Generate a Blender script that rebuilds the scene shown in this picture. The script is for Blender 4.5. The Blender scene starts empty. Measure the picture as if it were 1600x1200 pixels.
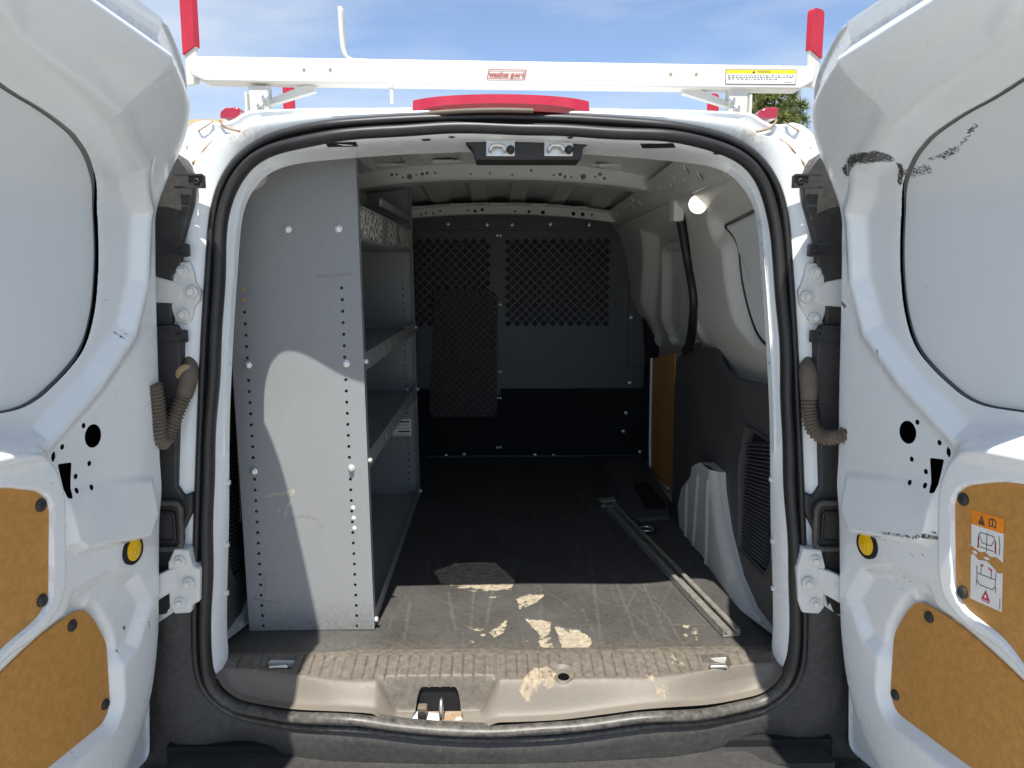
import bpy, bmesh, math, random
import numpy as np
from mathutils import Vector, Matrix, geometry
random.seed(7); RNG = np.random.default_rng(7)
sc = bpy.context.scene; COL = sc.collection
PI = math.pi
# origin: van load floor at its rear edge, X right, Y into the van, ground 0.6 m below
GZ = -0.60
# ------------------------------------------------------------------ camera
F = 1180.0; PITCH = math.atan(175/1180); YAW = math.atan(24/1180)
CAM = np.array([-0.010, -1.6, 0.847])
cam = bpy.data.cameras.new('camera'); camo = bpy.data.objects.new('camera', cam); COL.objects.link(camo)
camo.location = CAM; camo.rotation_euler = (PI/2 - PITCH, 0, -YAW)
cam.sensor_width = 36; cam.lens = F/1600*36; cam.clip_start = 0.02; cam.clip_end = 2000
sc.camera = camo
# ------------------------------------------------------------------ light
SUN_TRAVEL = Vector((0.045, 0.435, -1.0)).normalized()
sd = -SUN_TRAVEL
w = bpy.data.worlds.new('World'); sc.world = w; w.use_nodes = True
nt = w.node_tree; nt.nodes.clear()
sky = nt.nodes.new('ShaderNodeTexSky'); sky.sky_type = 'NISHITA'; sky.sun_disc = False
sky.sun_elevation = math.asin(sd.z); sky.sun_rotation = math.atan2(sd.x, sd.y)
sky.altitude = 1500; sky.air_density = 1.0; sky.dust_density = 0.0; sky.ozone_density = 4.0
# thin cirrus over the whole sky
tc = nt.nodes.new('ShaderNodeTexCoord')
mp = nt.nodes.new('ShaderNodeMapping'); mp.inputs['Scale'].default_value = (1.2, 2.0, 7.0); mp.inputs['Rotation'].default_value = (0.12, -0.10, 0.5)
nz = nt.nodes.new('ShaderNodeTexNoise'); nz.inputs['Scale'].default_value = 1.6; nz.inputs['Detail'].default_value = 7; nz.inputs['Roughness'].default_value = 0.55
nz.inputs['Distortion'].default_value = 0.5
rp = nt.nodes.new('ShaderNodeValToRGB'); rp.color_ramp.elements[0].position = 0.36; rp.color_ramp.elements[1].position = 0.68
rp.color_ramp.elements[0].color = (0.10, 0.10, 0.10, 1); rp.color_ramp.elements[1].color = (0.70, 0.70, 0.70, 1)
mx = nt.nodes.new('ShaderNodeMix'); mx.data_type = 'RGBA'; mx.inputs['B'].default_value = (4.4, 4.7, 5.1, 1)
bg = nt.nodes.new('ShaderNodeBackground'); bg.inputs['Strength'].default_value = 0.095
wo = nt.nodes.new('ShaderNodeOutputWorld')
L = nt.links.new
L(tc.outputs['Generated'], mp.inputs['Vector']); L(mp.outputs['Vector'], nz.inputs['Vector']); L(nz.outputs['Fac'], rp.inputs['Fac'])
L(rp.outputs['Color'], mx.inputs['Factor']); L(sky.outputs['Color'], mx.inputs['A']); L(mx.outputs['Result'], bg.inputs['Color']); L(bg.outputs['Background'], wo.inputs['Surface'])
sun = bpy.data.lights.new('sun', 'SUN'); sun.energy = 4.3; sun.angle = math.radians(0.53); sun.color = (1.0, 0.955, 0.88)
suno = bpy.data.objects.new('sun', sun); COL.objects.link(suno); suno.location = (0, -3, 8)
suno.rotation_euler = SUN_TRAVEL.to_track_quat('-Z', 'Y').to_euler()
sc.view_settings.view_transform = 'Standard'; sc.view_settings.look = 'None'; sc.view_settings.gamma = 1.0
sc.view_settings.exposure = 1.0; sc.view_settings.use_curve_mapping = False
sc.render.engine = 'CYCLES'
cy = sc.cycles; cy.use_denoising = True; cy.max_bounces = 10; cy.diffuse_bounces = 6; cy.glossy_bounces = 4; cy.transmission_bounces = 4; cy.sample_clamp_indirect = 6

# ------------------------------------------------------------------ pixel -> ray helpers (1600 x 1200 photo pixels)
FW = np.array([math.sin(YAW)*math.cos(PITCH), math.cos(YAW)*math.cos(PITCH), -math.sin(PITCH)])
RT = np.array([math.cos(YAW), -math.sin(YAW), 0]); UP = np.cross(RT, FW)
def ray(x, y): return FW + RT*(x-800)/F - UP*(y-600)/F
def onp(x, y, n, d):
    r = ray(x, y); n = np.array(n, float); return CAM + r*((d - n@CAM)/(n@r))
def on_y(x, y, Y): return onp(x, y, (0, 1, 0), Y)
def on_z(x, y, Z): return onp(x, y, (0, 0, 1), Z)
def on_x(x, y, X): return onp(x, y, (1, 0, 0), X)
SY0, SYK = -0.155, 0.05
DC = 0.07                                                     # the corners of the rear sweep this far forward of its middle
def plan(x):
    t = np.clip((np.abs(x)-.30)/.30, 0, 1); return DC*t*t*(3-2*t)
def on_s(x, y, y0=None, k=None):
    """sight line onto the slightly raked, slightly bowed surface of the rear opening"""
    y0 = SY0 if y0 is None else y0; k = SYK if k is None else k; d = 0.0
    for _ in range(12):
        p = onp(x, y, (0, 1, -k), y0+d); d = .5*d+.5*float(plan(p[0]))
    return p
def on_yd(x, y, Y): return on_y(x, y, Y+DC)

# ------------------------------------------------------------------ materials
def new_mat(name):
    m = bpy.data.materials.new(name); m.use_nodes = True
    return m, m.node_tree, m.node_tree.nodes['Principled BSDF']
def mat(name, col, rough=0.5, metal=0.0, var=0.12, vscale=6.0, bump=0.0, bscale=80.0, coat=0.0, spec=0.5,
        wear=None, wearn=(60.0, 0.5), dust=None, rvar=0.1, aniso=None, col2=None):
    m, t, b = new_mat(name); n = t.nodes; l = t.links.new
    co = n.new('ShaderNodeTexCoord'); vec = co.outputs['Object']
    if aniso:
        mpn = n.new('ShaderNodeMapping'); mpn.inputs['Scale'].default_value = aniso; l(vec, mpn.inputs['Vector']); vec = mpn.outputs['Vector']
    nn = n.new('ShaderNodeTexNoise'); nn.inputs['Scale'].default_value = vscale; nn.inputs['Detail'].default_value = 8; nn.inputs['Roughness'].default_value = 0.65
    l(vec, nn.inputs['Vector'])
    r = n.new('ShaderNodeValToRGB'); e = r.color_ramp.elements
    e[0].position = 0.3; e[1].position = 0.7
    c = np.array(col)
    c0 = c*(1-var) if col2 is None else np.array(col2)
    e[0].color = (*c0, 1); e[1].color = (*np.minimum(c*(1+var*0.6), 0.95), 1)
    l(nn.outputs['Fac'], r.inputs['Fac']); out = r.outputs['Color']
    mr = n.new('ShaderNodeMapRange'); mr.inputs['To Min'].default_value = max(rough-rvar, 0.03); mr.inputs['To Max'].default_value = min(rough+rvar, 1)
    l(nn.outputs['Fac'], mr.inputs['Value']); rout = mr.outputs['Result']
    if dust:
        a = n.new('ShaderNodeAttribute'); a.attribute_name = 'dust'
        n2 = n.new('ShaderNodeTexNoise'); n2.inputs['Scale'].default_value = 75; n2.inputs['Detail'].default_value = 8; n2.inputs['Roughness'].default_value = 0.7
        l(co.outputs['Object'], n2.inputs['Vector'])
        mu = n.new('ShaderNodeMath'); mu.operation = 'MULTIPLY'; l(a.outputs['Fac'], mu.inputs[0])
        m2 = n.new('ShaderNodeMapRange'); m2.inputs['From Min'].default_value = 0.3; m2.inputs['From Max'].default_value = 0.65; l(n2.outputs['Fac'], m2.inputs['Value']); l(m2.outputs['Result'], mu.inputs[1])
        x = n.new('ShaderNodeMix'); x.data_type = 'RGBA'; x.inputs['B'].default_value = (*dust, 1); l(mu.outputs[0], x.inputs['Factor']); l(out, x.inputs['A']); out = x.outputs['Result']
    if wear:
        a = n.new('ShaderNodeAttribute'); a.attribute_name = 'wear'
        n2 = n.new('ShaderNodeTexNoise'); n2.inputs['Scale'].default_value = wearn[0]; n2.inputs['Detail'].default_value = 9; n2.inputs['Roughness'].default_value = 0.7
        l(co.outputs['Object'], n2.inputs['Vector'])
        s1 = n.new('ShaderNodeMath'); s1.operation = 'MULTIPLY_ADD'; s1.inputs[1].default_value = wearn[1]*2; s1.inputs[2].default_value = -wearn[1]; l(n2.outputs['Fac'], s1.inputs[0])
        s2 = n.new('ShaderNodeMath'); s2.operation = 'ADD'; l(s1.outputs[0], s2.inputs[0]); l(a.outputs['Fac'], s2.inputs[1])
        m2 = n.new('ShaderNodeMapRange'); m2.inputs['From Min'].default_value = 0.46; m2.inputs['From Max'].default_value = 0.56; l(s2.outputs[0], m2.inputs['Value'])
        n3 = n.new('ShaderNodeTexNoise'); n3.inputs['Scale'].default_value = wearn[0]*1.7; n3.inputs['Detail'].default_value = 4; l(co.outputs['Object'], n3.inputs['Vector'])
        wr = n.new('ShaderNodeValToRGB'); wr.color_ramp.elements[0].position = 0.35; wr.color_ramp.elements[1].position = 0.65
        wc = np.array(wear); wr.color_ramp.elements[0].color = (*(wc*0.72), 1); wr.color_ramp.elements[1].color = (*np.minimum(wc*1.15, 0.9), 1); l(n3.outputs['Fac'], wr.inputs['Fac'])
        x = n.new('ShaderNodeMix'); x.data_type = 'RGBA'; l(wr.outputs['Color'], x.inputs['B']); l(m2.outputs['Result'], x.inputs['Factor']); l(out, x.inputs['A']); out = x.outputs['Result']
        x2 = n.new('ShaderNodeMix'); x2.inputs['B'].default_value = 0.85; l(m2.outputs['Result'], x2.inputs['Factor']); l(rout, x2.inputs['A']); rout = x2.outputs['Result']
    l(out, b.inputs['Base Color']); l(rout, b.inputs['Roughness'])
    b.inputs['Metallic'].default_value = metal; b.inputs['Specular IOR Level'].default_value = spec
    if coat: b.inputs['Coat Weight'].default_value = coat; b.inputs['Coat Roughness'].default_value = 0.12
    if bump:
        bn = n.new('ShaderNodeTexNoise'); bn.inputs['Scale'].default_value = bscale; bn.inputs['Detail'].default_value = 6; bn.inputs['Roughness'].default_value = 0.6; l(co.outputs['Object'], bn.inputs['Vector'])
        bb = n.new('ShaderNodeBump'); bb.inputs['Strength'].default_value = bump; bb.inputs['Distance'].default_value = 0.002; l(bn.outputs['Fac'], bb.inputs['Height']); l(bb.outputs['Normal'], b.inputs['Normal'])
    return m
M = {}
M['white'] = mat('van_white_paint', (0.80, 0.835, 0.845), 0.26, var=0.04, vscale=3, coat=0.75, bump=0.03, bscale=12, wear=(0.045, 0.043, 0.04), wearn=(200, 0.42), dust=(0.30, 0.23, 0.15))
M['white_in'] = mat('van_white_dimmed', (0.60, 0.60, 0.57), 0.42, var=0.07, vscale=4, coat=0.15, bump=0.03, bscale=20, wear=(0.05, 0.045, 0.04), wearn=(200, 0.42), dust=(0.25, 0.2, 0.14))  # same white as outside, darkened for dust and for the bay's shade
M['blank'] = mat('panel_grey_white', (0.68, 0.715, 0.73), 0.5, var=0.03, vscale=2, bump=0.03, bscale=15, wear=(0.05, 0.05, 0.05), wearn=(260, 0.42))
M['rack'] = mat('rack_white_powdercoat', (0.58, 0.57, 0.525), 0.45, var=0.05, vscale=20, bump=0.03, bscale=150, wear=(0.25, 0.16, 0.09), wearn=(90, 0.72))
M['cast'] = mat('painted_casting', (0.70, 0.70, 0.67), 0.45, var=0.06, vscale=30, bump=0.15, bscale=160)
M['rubber'] = mat('seal_rubber', (0.018, 0.018, 0.02), 0.46, var=0.4, vscale=9, bump=0.05, bscale=120, dust=(0.17, 0.155, 0.13))
M['plastic'] = mat('black_plastic', (0.025, 0.025, 0.026), 0.55, var=0.25, vscale=8, bump=0.2, bscale=420, wear=(0.16, 0.15, 0.14), wearn=(120, 0.60), dust=(0.13, 0.12, 0.10))
M['trim'] = mat('charcoal_trim_plastic', (0.070, 0.070, 0.073), 0.6, var=0.2, vscale=7, bump=0.25, bscale=500, wear=(0.14, 0.13, 0.12), wearn=(140, 0.62), dust=(0.16, 0.14, 0.11))
M['bumper'] = mat('bumper_plastic', (0.034, 0.034, 0.035), 0.58, var=0.35, vscale=9, bump=0.3, bscale=350, wear=(0.3, 0.29, 0.26), wearn=(70, 0.68), dust=(0.16, 0.15, 0.13))
M['sill'] = mat('taupe_sill_plastic', (0.172, 0.152, 0.126), 0.5, var=0.12, vscale=5, bump=0.4, bscale=520, wear=(0.31, 0.255, 0.18), wearn=(62, 0.78), dust=(0.085, 0.072, 0.055))
M['mat'] = mat('rubber_floor_mat', (0.047, 0.047, 0.047), 0.62, var=0.45, vscale=5, bump=0.15, bscale=200, wear=(0.32, 0.275, 0.20), wearn=(42, 0.72), dust=(0.125, 0.110, 0.085), rvar=0.15)
M['shelf'] = mat('shelf_grey_paint', (0.245, 0.255, 0.262), 0.38, var=0.07, vscale=3, bump=0.03, bscale=25, wear=(0.40, 0.36, 0.29), wearn=(70, 0.46), dust=(0.10, 0.085, 0.07))
M['bulk'] = mat('partition_black_paint', (0.052, 0.059, 0.068), 0.5, var=0.2, vscale=6, wear=(0.2, 0.2, 0.2), wearn=(150, 0.58))
M['black'] = mat('deep_black', (0.006, 0.006, 0.007), 0.8, var=0.3, vscale=10)
M['cab_shade'] = mat('cab_shade_grey', (0.034, 0.038, 0.044), 0.7, var=0.3, vscale=8)  # shade of the cab beyond the mesh, put into a colour
M['carpet'] = mat('dark_cab_back', (0.006, 0.007, 0.010), 0.9, var=0.3, vscale=30, bump=0.3, bscale=300)
M['tread'] = mat('tread_rubber', (0.036, 0.034, 0.032), 0.6, var=0.3, vscale=10)
M['board'] = mat('brown_fibreboard', (0.52, 0.262, 0.066), 0.5, var=0.12, vscale=75, bump=0.12, bscale=260, col2=(0.42, 0.20, 0.045), wear=(0.58, 0.40, 0.20), wearn=(150, 0.80), rvar=0.12)
M['steel'] = mat('zinc_steel', (0.62, 0.62, 0.60), 0.35, metal=1.0, var=0.2, vscale=60)
M['bolt'] = mat('zinc_bolt', (0.72, 0.72, 0.70), 0.4, metal=0.7, var=0.15, vscale=90)
M['alu'] = mat('dirty_aluminium', (0.50, 0.48, 0.43), 0.45, metal=0.75, var=0.3, vscale=40, wear=(0.25, 0.21, 0.15), wearn=(60, 0.6), aniso=(1, 1, 1))
M['redcap'] = mat('red_vinyl_cap', (0.44, 0.016, 0.035), 0.42, var=0.15, vscale=30, bump=0.1, bscale=120, wear=(0.14, 0.06, 0.05), wearn=(60, 0.62))
M['redlens'] = mat('red_lens', (0.30, 0.006, 0.02), 0.12, var=0.12, vscale=20, coat=1.0)
M['yellow'] = mat('yellow_reflector', (0.86, 0.52, 0.0), 0.35, var=0.06, vscale=60, coat=0.5)
M['hose'] = mat('taupe_rubber_hose', (0.135, 0.108, 0.078), 0.7, var=0.2, vscale=40, bump=0.1, bscale=200)
M['boot'] = mat('tan_rubber_boot', (0.40, 0.27, 0.13), 0.6, var=0.2, vscale=40)
M['sealant'] = mat('aged_seam_sealant', (0.20, 0.125, 0.075), 0.9, var=0.45, vscale=60, col2=(0.36, 0.28, 0.2))
M['crease'] = mat('panel_gap_grey', (0.30, 0.31, 0.32), 0.8)
M['lblwhite'] = mat('label_white', (0.76, 0.75, 0.72), 0.5, var=0.05, vscale=40, wear=(0.36, 0.2, 0.06), wearn=(120, 0.56))
M['lbldark'] = mat('label_ink', (0.05, 0.05, 0.055), 0.6)
M['lblred'] = mat('label_red', (0.55, 0.03, 0.06), 0.5)
M['lblorange'] = mat('label_orange', (0.86, 0.25, 0.01), 0.5)
M['lblyellow'] = mat('label_yellow', (0.86, 0.62, 0.02), 0.5, wear=(0.7, 0.7, 0.65), wearn=(90, 0.6))
M['logo'] = mat('faded_red_print', (0.30, 0.035, 0.02), 0.6)
M['news'] = mat('printed_paper', (0.62, 0.60, 0.52), 0.8, var=0.3, vscale=85, col2=(0.05, 0.05, 0.05))
for _n in M['news'].node_tree.nodes:
    if _n.type == 'VALTORGB': _n.color_ramp.elements[0].position = .47; _n.color_ramp.elements[1].position = .53
M['wire'] = mat('brown_wire', (0.10, 0.06, 0.04), 0.5)
M['tyre'] = mat('tyre_rubber', (0.02, 0.02, 0.02), 0.8)
M['rim'] = mat('steel_rim', (0.35, 0.35, 0.36), 0.4, metal=0.6)
M['stucco'] = mat('beige_stucco', (0.52, 0.40, 0.22), 0.9, var=0.08, vscale=2, bump=0.3, bscale=30)
M['bark'] = mat('pine_bark', (0.10, 0.07, 0.05), 0.9, var=0.4, vscale=12)
M['needle'] = mat('pine_needles', (0.17, 0.19, 0.045), 0.6, var=0.4, vscale=1.5, col2=(0.075, 0.11, 0.03))
M['cable'] = mat('power_cable', (0.05, 0.05, 0.055), 0.6)
M['glassdark'] = mat('dark_glass', (0.02, 0.025, 0.03), 0.08, coat=1.0)
M['lamp'], _t, _b = new_mat('lit_lamp_lens'); _b.inputs['Base Color'].default_value = (.8,.78,.7,1); _b.inputs['Emission Color'].default_value = (1,.93,.8,1); _b.inputs['Emission Strength'].default_value = 1.2
M['asphalt'] = mat('pale_concrete', (0.33, 0.32, 0.30), 0.9, var=0.15, vscale=1.5, bump=0.4, bscale=60)

# ------------------------------------------------------------------ object helpers
WL = {}
def _wl(p): return WL.get(p.name, np.zeros(3)) if p is not None else np.zeros(3)
def tag(o, label=None, cat=None, group=None, kind=None):
    if label: o['label'] = label
    if cat: o['category'] = cat
    if group: o['group'] = group
    if kind: o['kind'] = kind
    return o
def thing(name, loc, label, cat, group=None):
    o = bpy.data.objects.new(name, None); COL.objects.link(o); o.location = loc; o.empty_display_size = 0.1
    WL[o.name] = np.array(loc, float); return tag(o, label, cat, group)
def mesh_of(name, v, f, m, smooth=40, attrs=None):
    me = bpy.data.meshes.new(name); v = np.asarray(v, float)
    me.from_pydata(v.tolist() if len(v) else [], [], [list(map(int, q)) for q in f] if not isinstance(f, np.ndarray) else f.tolist()); me.update()
    me.materials.append(M[m] if isinstance(m, str) else m)
    if smooth:
        me.polygons.foreach_set('use_smooth', [True]*len(me.polygons))
        if smooth < 180: me.set_sharp_from_angle(angle=math.radians(smooth))
    for k, a in (attrs or {}).items():
        at = me.attributes.new(k, 'FLOAT', 'POINT'); at.data.foreach_set('value', np.asarray(a, np.float32))
    return me
def link(name, me, parent=None, loc=None, rot=None):
    """loc = world position of the mesh origin"""
    o = bpy.data.objects.new(name, me); COL.objects.link(o)
    pl = _wl(parent); lw = np.zeros(3) if loc is None else np.array(loc, float)
    o.location = lw - pl
    if rot is not None: o.rotation_euler = rot
    if parent is not None: o.parent = parent
    WL[o.name] = lw
    return o
def obj(name, vf, m, parent=None, smooth=40, attrs=None, org=None, bev=0, bseg=2):
    v, f = vf[0], vf[1]; v = np.asarray(v, float)
    if org is None: org = 0.5*(v.min(0)+v.max(0))
    me = mesh_of(name, v - np.array(org), f, m, smooth, attrs)
    o = link(name, me, parent, org)
    if bev:
        b = o.modifiers.new('bevel', 'BEVEL'); b.width = bev; b.segments = bseg; b.limit_method = 'ANGLE'; b.angle_limit = math.radians(40)
    return o
class MB:
    def __init__(s): s.v = []; s.f = []
    def add(s, vf):
        n = len(s.v); s.v += [tuple(p) for p in vf[0]]; s.f += [tuple(int(i)+n for i in q) for q in vf[1]]; return s
    def __getitem__(s, i): return (s.v, s.f)[i]
def box(x0, x1, y0, y1, z0, z1):
    v = [(x0,y0,z0),(x1,y0,z0),(x1,y1,z0),(x0,y1,z0),(x0,y0,z1),(x1,y0,z1),(x1,y1,z1),(x0,y1,z1)]
    return v, [(0,3,2,1),(4,5,6,7),(0,1,5,4),(1,2,6,5),(2,3,7,6),(3,0,4,7)]
def xform(vf, mtx): return [tuple(mtx @ Vector(p)) for p in vf[0]], vf[1]
def frame(d):
    d = np.array(d, float); d /= np.linalg.norm(d); a = np.array([0, 0, 1.]) if abs(d[2]) < 0.9 else np.array([1., 0, 0])
    u = np.cross(a, d); u /= np.linalg.norm(u); return u, np.cross(d, u), d
def tube(path, r, n=8, cap=True, closed=False, flat=None):
    P = np.array(path, float); k = len(P); rr = np.full(k, r) if np.isscalar(r) else np.array(r); V = []; Fc = []
    u0 = None
    for i in range(k):
        d = P[(i+1) % k]-P[i-1] if closed else P[min(i+1, k-1)]-P[max(i-1, 0)]
        if u0 is None: u0, v0, d = frame(d)
        else:
            d = d/np.linalg.norm(d); u0 = u0-d*(u0@d); u0 /= np.linalg.norm(u0); v0 = np.cross(d, u0)
        for j in range(n):
            a = 2*PI*j/n; V.append(P[i]+rr[i]*(u0*math.cos(a)+v0*math.sin(a)*(flat or 1)))
    m = k if closed else k-1
    for i in range(m):
        for j in range(n):
            a = i*n+j; b = i*n+(j+1) % n; c = ((i+1) % k)*n
            Fc.append((a, b, c+(j+1) % n, c+j))
    if cap and not closed: Fc.append(tuple(range(n))[::-1]); Fc.append(tuple((k-1)*n+j for j in range(n)))
    return V, Fc
def lathe(prof, n=20, c=(0,0,0), axis=(0,-1,0)):
    """prof: (radius, distance along axis)"""
    u, v, d = frame(axis); V = []; Fc = []; c = np.array(c, float)
    for r, h in prof:
        for j in range(n):
            a = 2*PI*j/n; V.append(c+d*h+r*(u*math.cos(a)+v*math.sin(a)))
    for i in range(len(prof)-1):
        for j in range(n):
            a = i*n+j; b = i*n+(j+1) % n; Fc.append((a, b, b+n, a+n))
    Fc.append(tuple((len(prof)-1)*n+j for j in range(n))); Fc.append(tuple(range(n))[::-1])
    return V, Fc
def loft(rings, closed=True):
    V = []; Fc = []; n = len(rings[0])
    for r in rings: V += [tuple(p) for p in r]
    for i in range(len(rings)-1):
        for j in range(n if closed else n-1):
            a = i*n+j; b = i*n+(j+1) % n; Fc.append((a, b, b+n, a+n))
    return V, Fc
def prism(pts, off):
    """closed planar 3D outline pushed by vector off"""
    P = np.array(pts, float); n = len(P); V = np.vstack([P, P+np.array(off)])
    return V, [tuple(range(n)), tuple(range(2*n-1, n-1, -1))]+[(j, j+n, (j+1) % n+n, (j+1) % n) for j in range(n)]
def crom(pts, n=8, closed=False):
    P = np.array(pts, float); k = len(P); out = []
    for i in range(k if closed else k-1):
        g = (lambda q: P[q % k]) if closed else (lambda q: P[min(max(q, 0), k-1)])
        p0, p1, p2, p3 = g(i-1), g(i), g(i+1), g(i+2)
        for t in np.linspace(0, 1, n, endpoint=False):
            out.append(0.5*(2*p1+(p2-p0)*t+(2*p0-5*p1+4*p2-p3)*t*t+(3*p1-p0-3*p2+p3)*t**3))
    if not closed: out.append(P[-1])
    return np.array(out)
def roundpoly(pts, r, n=5):
    """2D closed polygon with rounded corners; r scalar or per corner"""
    P = np.array(pts, float); k = len(P); out = []
    for i in range(k):
        p, a, b = P[i], P[i-1], P[(i+1) % k]; ri = r if np.isscalar(r) else r[i]
        la, lb = np.linalg.norm(a-p), np.linalg.norm(b-p); q = min(ri, la*0.48, lb*0.48)
        if q < 1e-5: out.append(p); continue
        s, e = p+(a-p)/la*q, p+(b-p)/lb*q
        for t in np.linspace(0, 1, n+1): out.append((1-t)**2*s+2*t*(1-t)*p+t*t*e)
    return np.array(out)
def plate(outer, holes, to3, th):
    """plate with real holes: outlines in 2D, to3(a, b, depth) -> 3D, th = thickness"""
    pts = [Vector((p[0], p[1])) for p in outer]; loops = [list(range(len(pts)))]
    for h in holes:
        s = len(pts); pts += [Vector((p[0], p[1])) for p in h]; loops.append(list(range(s, s+len(h))))
    edges = [(lp[i], lp[(i+1) % len(lp)]) for lp in loops for i in range(len(lp))]
    vo, eo, fo, _, _, _ = geometry.delaunay_2d_cdt(pts, edges, [], 0, 1e-6)
    V2 = np.array([(p.x, p.y) for p in vo]); tri = np.array([list(f) for f in fo]); c = V2[tri].mean(1)
    keep = inpoly(c, outer)
    for h in holes:
        hh = np.array(h); bb = (c[:,0] > hh[:,0].min()) & (c[:,0] < hh[:,0].max()) & (c[:,1] > hh[:,1].min()) & (c[:,1] < hh[:,1].max())
        if bb.any():
            i = np.where(bb)[0]; keep[i] &= ~inpoly(c[i], h)
    tri = tri[keep]; n = len(V2)
    V = [to3(a, b, 0) for a, b in V2]+[to3(a, b, th) for a, b in V2]
    Fc = [tuple(t) for t in tri]+[tuple(t[::-1]+n) for t in tri]
    cnt = {}
    for t in tri:
        for i in range(3):
            e = (t[i], t[(i+1) % 3]); cnt[tuple(sorted(e))] = cnt.get(tuple(sorted(e)), []) + [e]
    for k, es in cnt.items():
        if len(es) == 1: a, b = es[0]; Fc.append((b, a, a+n, b+n))
    return V, Fc
def inpoly(c, poly):
    P = np.array(poly, float); x, y = c[:,0], c[:,1]; r = np.zeros(len(c), bool); j = len(P)-1
    for i in range(len(P)):
        xi, yi = P[i]; xj, yj = P[j]
        k = ((yi > y) != (yj > y)) & (x < (xj-xi)*(y-yi)/((yj-yi) if yj != yi else 1e-12)+xi); r ^= k; j = i
    return r
def sdf(A, B, poly, closed=True):
    """signed distance (negative inside) of grids A, B to a polygon; unsigned distance to a polyline when open"""
    P = np.array(poly, float); d = np.full(A.shape, 1e9); k = len(P)
    for i in range(k if closed else k-1):
        a, b = P[i], P[(i+1) % k]; e = b-a; q = e@e
        if q < 1e-12: continue
        t = np.clip(((A-a[0])*e[0]+(B-a[1])*e[1])/q, 0, 1)
        d = np.minimum(d, (A-a[0]-t*e[0])**2+(B-a[1]-t*e[1])**2)
    d = np.sqrt(d)
    if not closed: return d
    ins = inpoly(np.column_stack([A.ravel(), B.ravel()]), P).reshape(A.shape)
    return np.where(ins, -d, d)
def sm(x, a, b):
    t = np.clip((x-a)/(b-a), 0, 1); return t*t*(3-2*t)
def gridmesh(A, B, pos, cut=None, attrs=None):
    """grid A, B (2D arrays) -> mesh; cut = list of (sdf, keep_inside): verts near the contour are snapped to it"""
    A = A.copy(); B = B.copy(); dA = A[0, 1]-A[0, 0] if abs(A[0, 1]-A[0, 0]) > 0 else A[1, 0]-A[0, 0]
    keepq = None
    h = abs(A[0, 1]-A[0, 0]); g = abs(B[1, 0]-B[0, 0]); A0, B0 = A.copy(), B.copy()
    for fn, inside in (cut or []):
        s = fn(A0, B0); gy, gx = np.gradient(s, g, h); m = np.abs(s) < 0.72*max(h, g)
        nn = np.maximum(gx*gx+gy*gy, 0.25); A = np.where(m, A-s*gx/nn, A); B = np.where(m, B-s*gy/nn, B)
        sc_ = 0.25*(s[:-1,:-1]+s[1:,:-1]+s[:-1,1:]+s[1:,1:]); kq = sc_ < 0 if inside else sc_ > 0
        keepq = kq if keepq is None else keepq & kq
    r, c = A.shape; V = pos(A, B).reshape(-1, 3)
    idx = np.arange(r*c).reshape(r, c); Q = np.stack([idx[:-1,:-1], idx[:-1,1:], idx[1:,1:], idx[1:,:-1]], -1)
    Q = Q[keepq] if keepq is not None else Q.reshape(-1, 4)
    used = np.unique(Q); re = np.full(r*c, -1); re[used] = np.arange(len(used))
    at = {k: a.ravel()[used] for k, a in (attrs or {}).items()}
    return V[used], re[Q], at
def circ(cx, cy, r, n=10, ry=None): return [(cx+r*math.cos(2*PI*i/n), cy+(ry or r)*math.sin(2*PI*i/n)) for i in range(n)]
def text3(s, size, to3, extr=0.0, shear=0.0, spacing=1.0):
    """flat lettering as a mesh: returns (v, f) mapped through to3(a, b)"""
    cu = bpy.data.curves.new('t', 'FONT'); cu.body = s; cu.size = size; cu.align_x = 'CENTER'; cu.align_y = 'CENTER'; cu.shear = shear; cu.space_character = spacing; cu.resolution_u = 2; cu.offset = size*.018
    o = bpy.data.objects.new('t', cu); COL.objects.link(o); bpy.context.view_layer.update()
    me = bpy.data.meshes.new_from_object(o.evaluated_get(bpy.context.evaluated_depsgraph_get()))
    v = [to3(p.co.x, p.co.y) for p in me.vertices]; f = [tuple(p.vertices) for p in me.polygons]
    bpy.data.objects.remove(o); bpy.data.curves.remove(cu); bpy.data.meshes.remove(me); return v, f

# ================================================================== the setting
g = 400.0
obj('ground', ([(-g,-g,GZ),(g,-g,GZ),(g,g,GZ),(-g,g,GZ)], [(0,1,2,3)]), 'asphalt', smooth=0)['kind'] = 'structure'

# ================================================================== the van
van = thing('cargo_van', (0, 1.5, GZ), 'white cargo van with both rear doors swung open', 'van')

# ---- outline of the rear opening (outer edge of the rubber seal), averaged left/right from photo pixels
half = [(0,178),(110,181),(215,187),(300,197),(362,214),(405,241),(432,277),(445,312),(452,352),(456,410),(462,500),(467,600),(473,750),(478,900),(479,1000),(475,1048),(463,1080),(440,1103),(408,1120),(340,1134),(250,1140),(170,1149),(90,1158),(0,1161)]
hp = []
for dx, y in half:
    a = on_s(779+dx, y); b = on_s(779-dx, y); hp.append((0.5*(a[0]-b[0]), 0.5*(a[2]+b[2])))
hp = crom(hp, 8)
op = np.vstack([hp, (hp*np.array([-1, 1]))[-2:0:-1]])
def resample(P, n):
    Q = np.vstack([P, P[:1]]); s = np.r_[0, np.cumsum(np.linalg.norm(np.diff(Q, axis=0), axis=1))]; t = np.linspace(0, s[-1], n, endpoint=False)
    return np.column_stack([np.interp(t, s, Q[:,0]), np.interp(t, s, Q[:,1])])
NO = 320
OP = resample(op, NO)
for _ in range(3): OP = 0.25*np.roll(OP, 1, 0)+0.5*OP+0.25*np.roll(OP, -1, 0)
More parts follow.
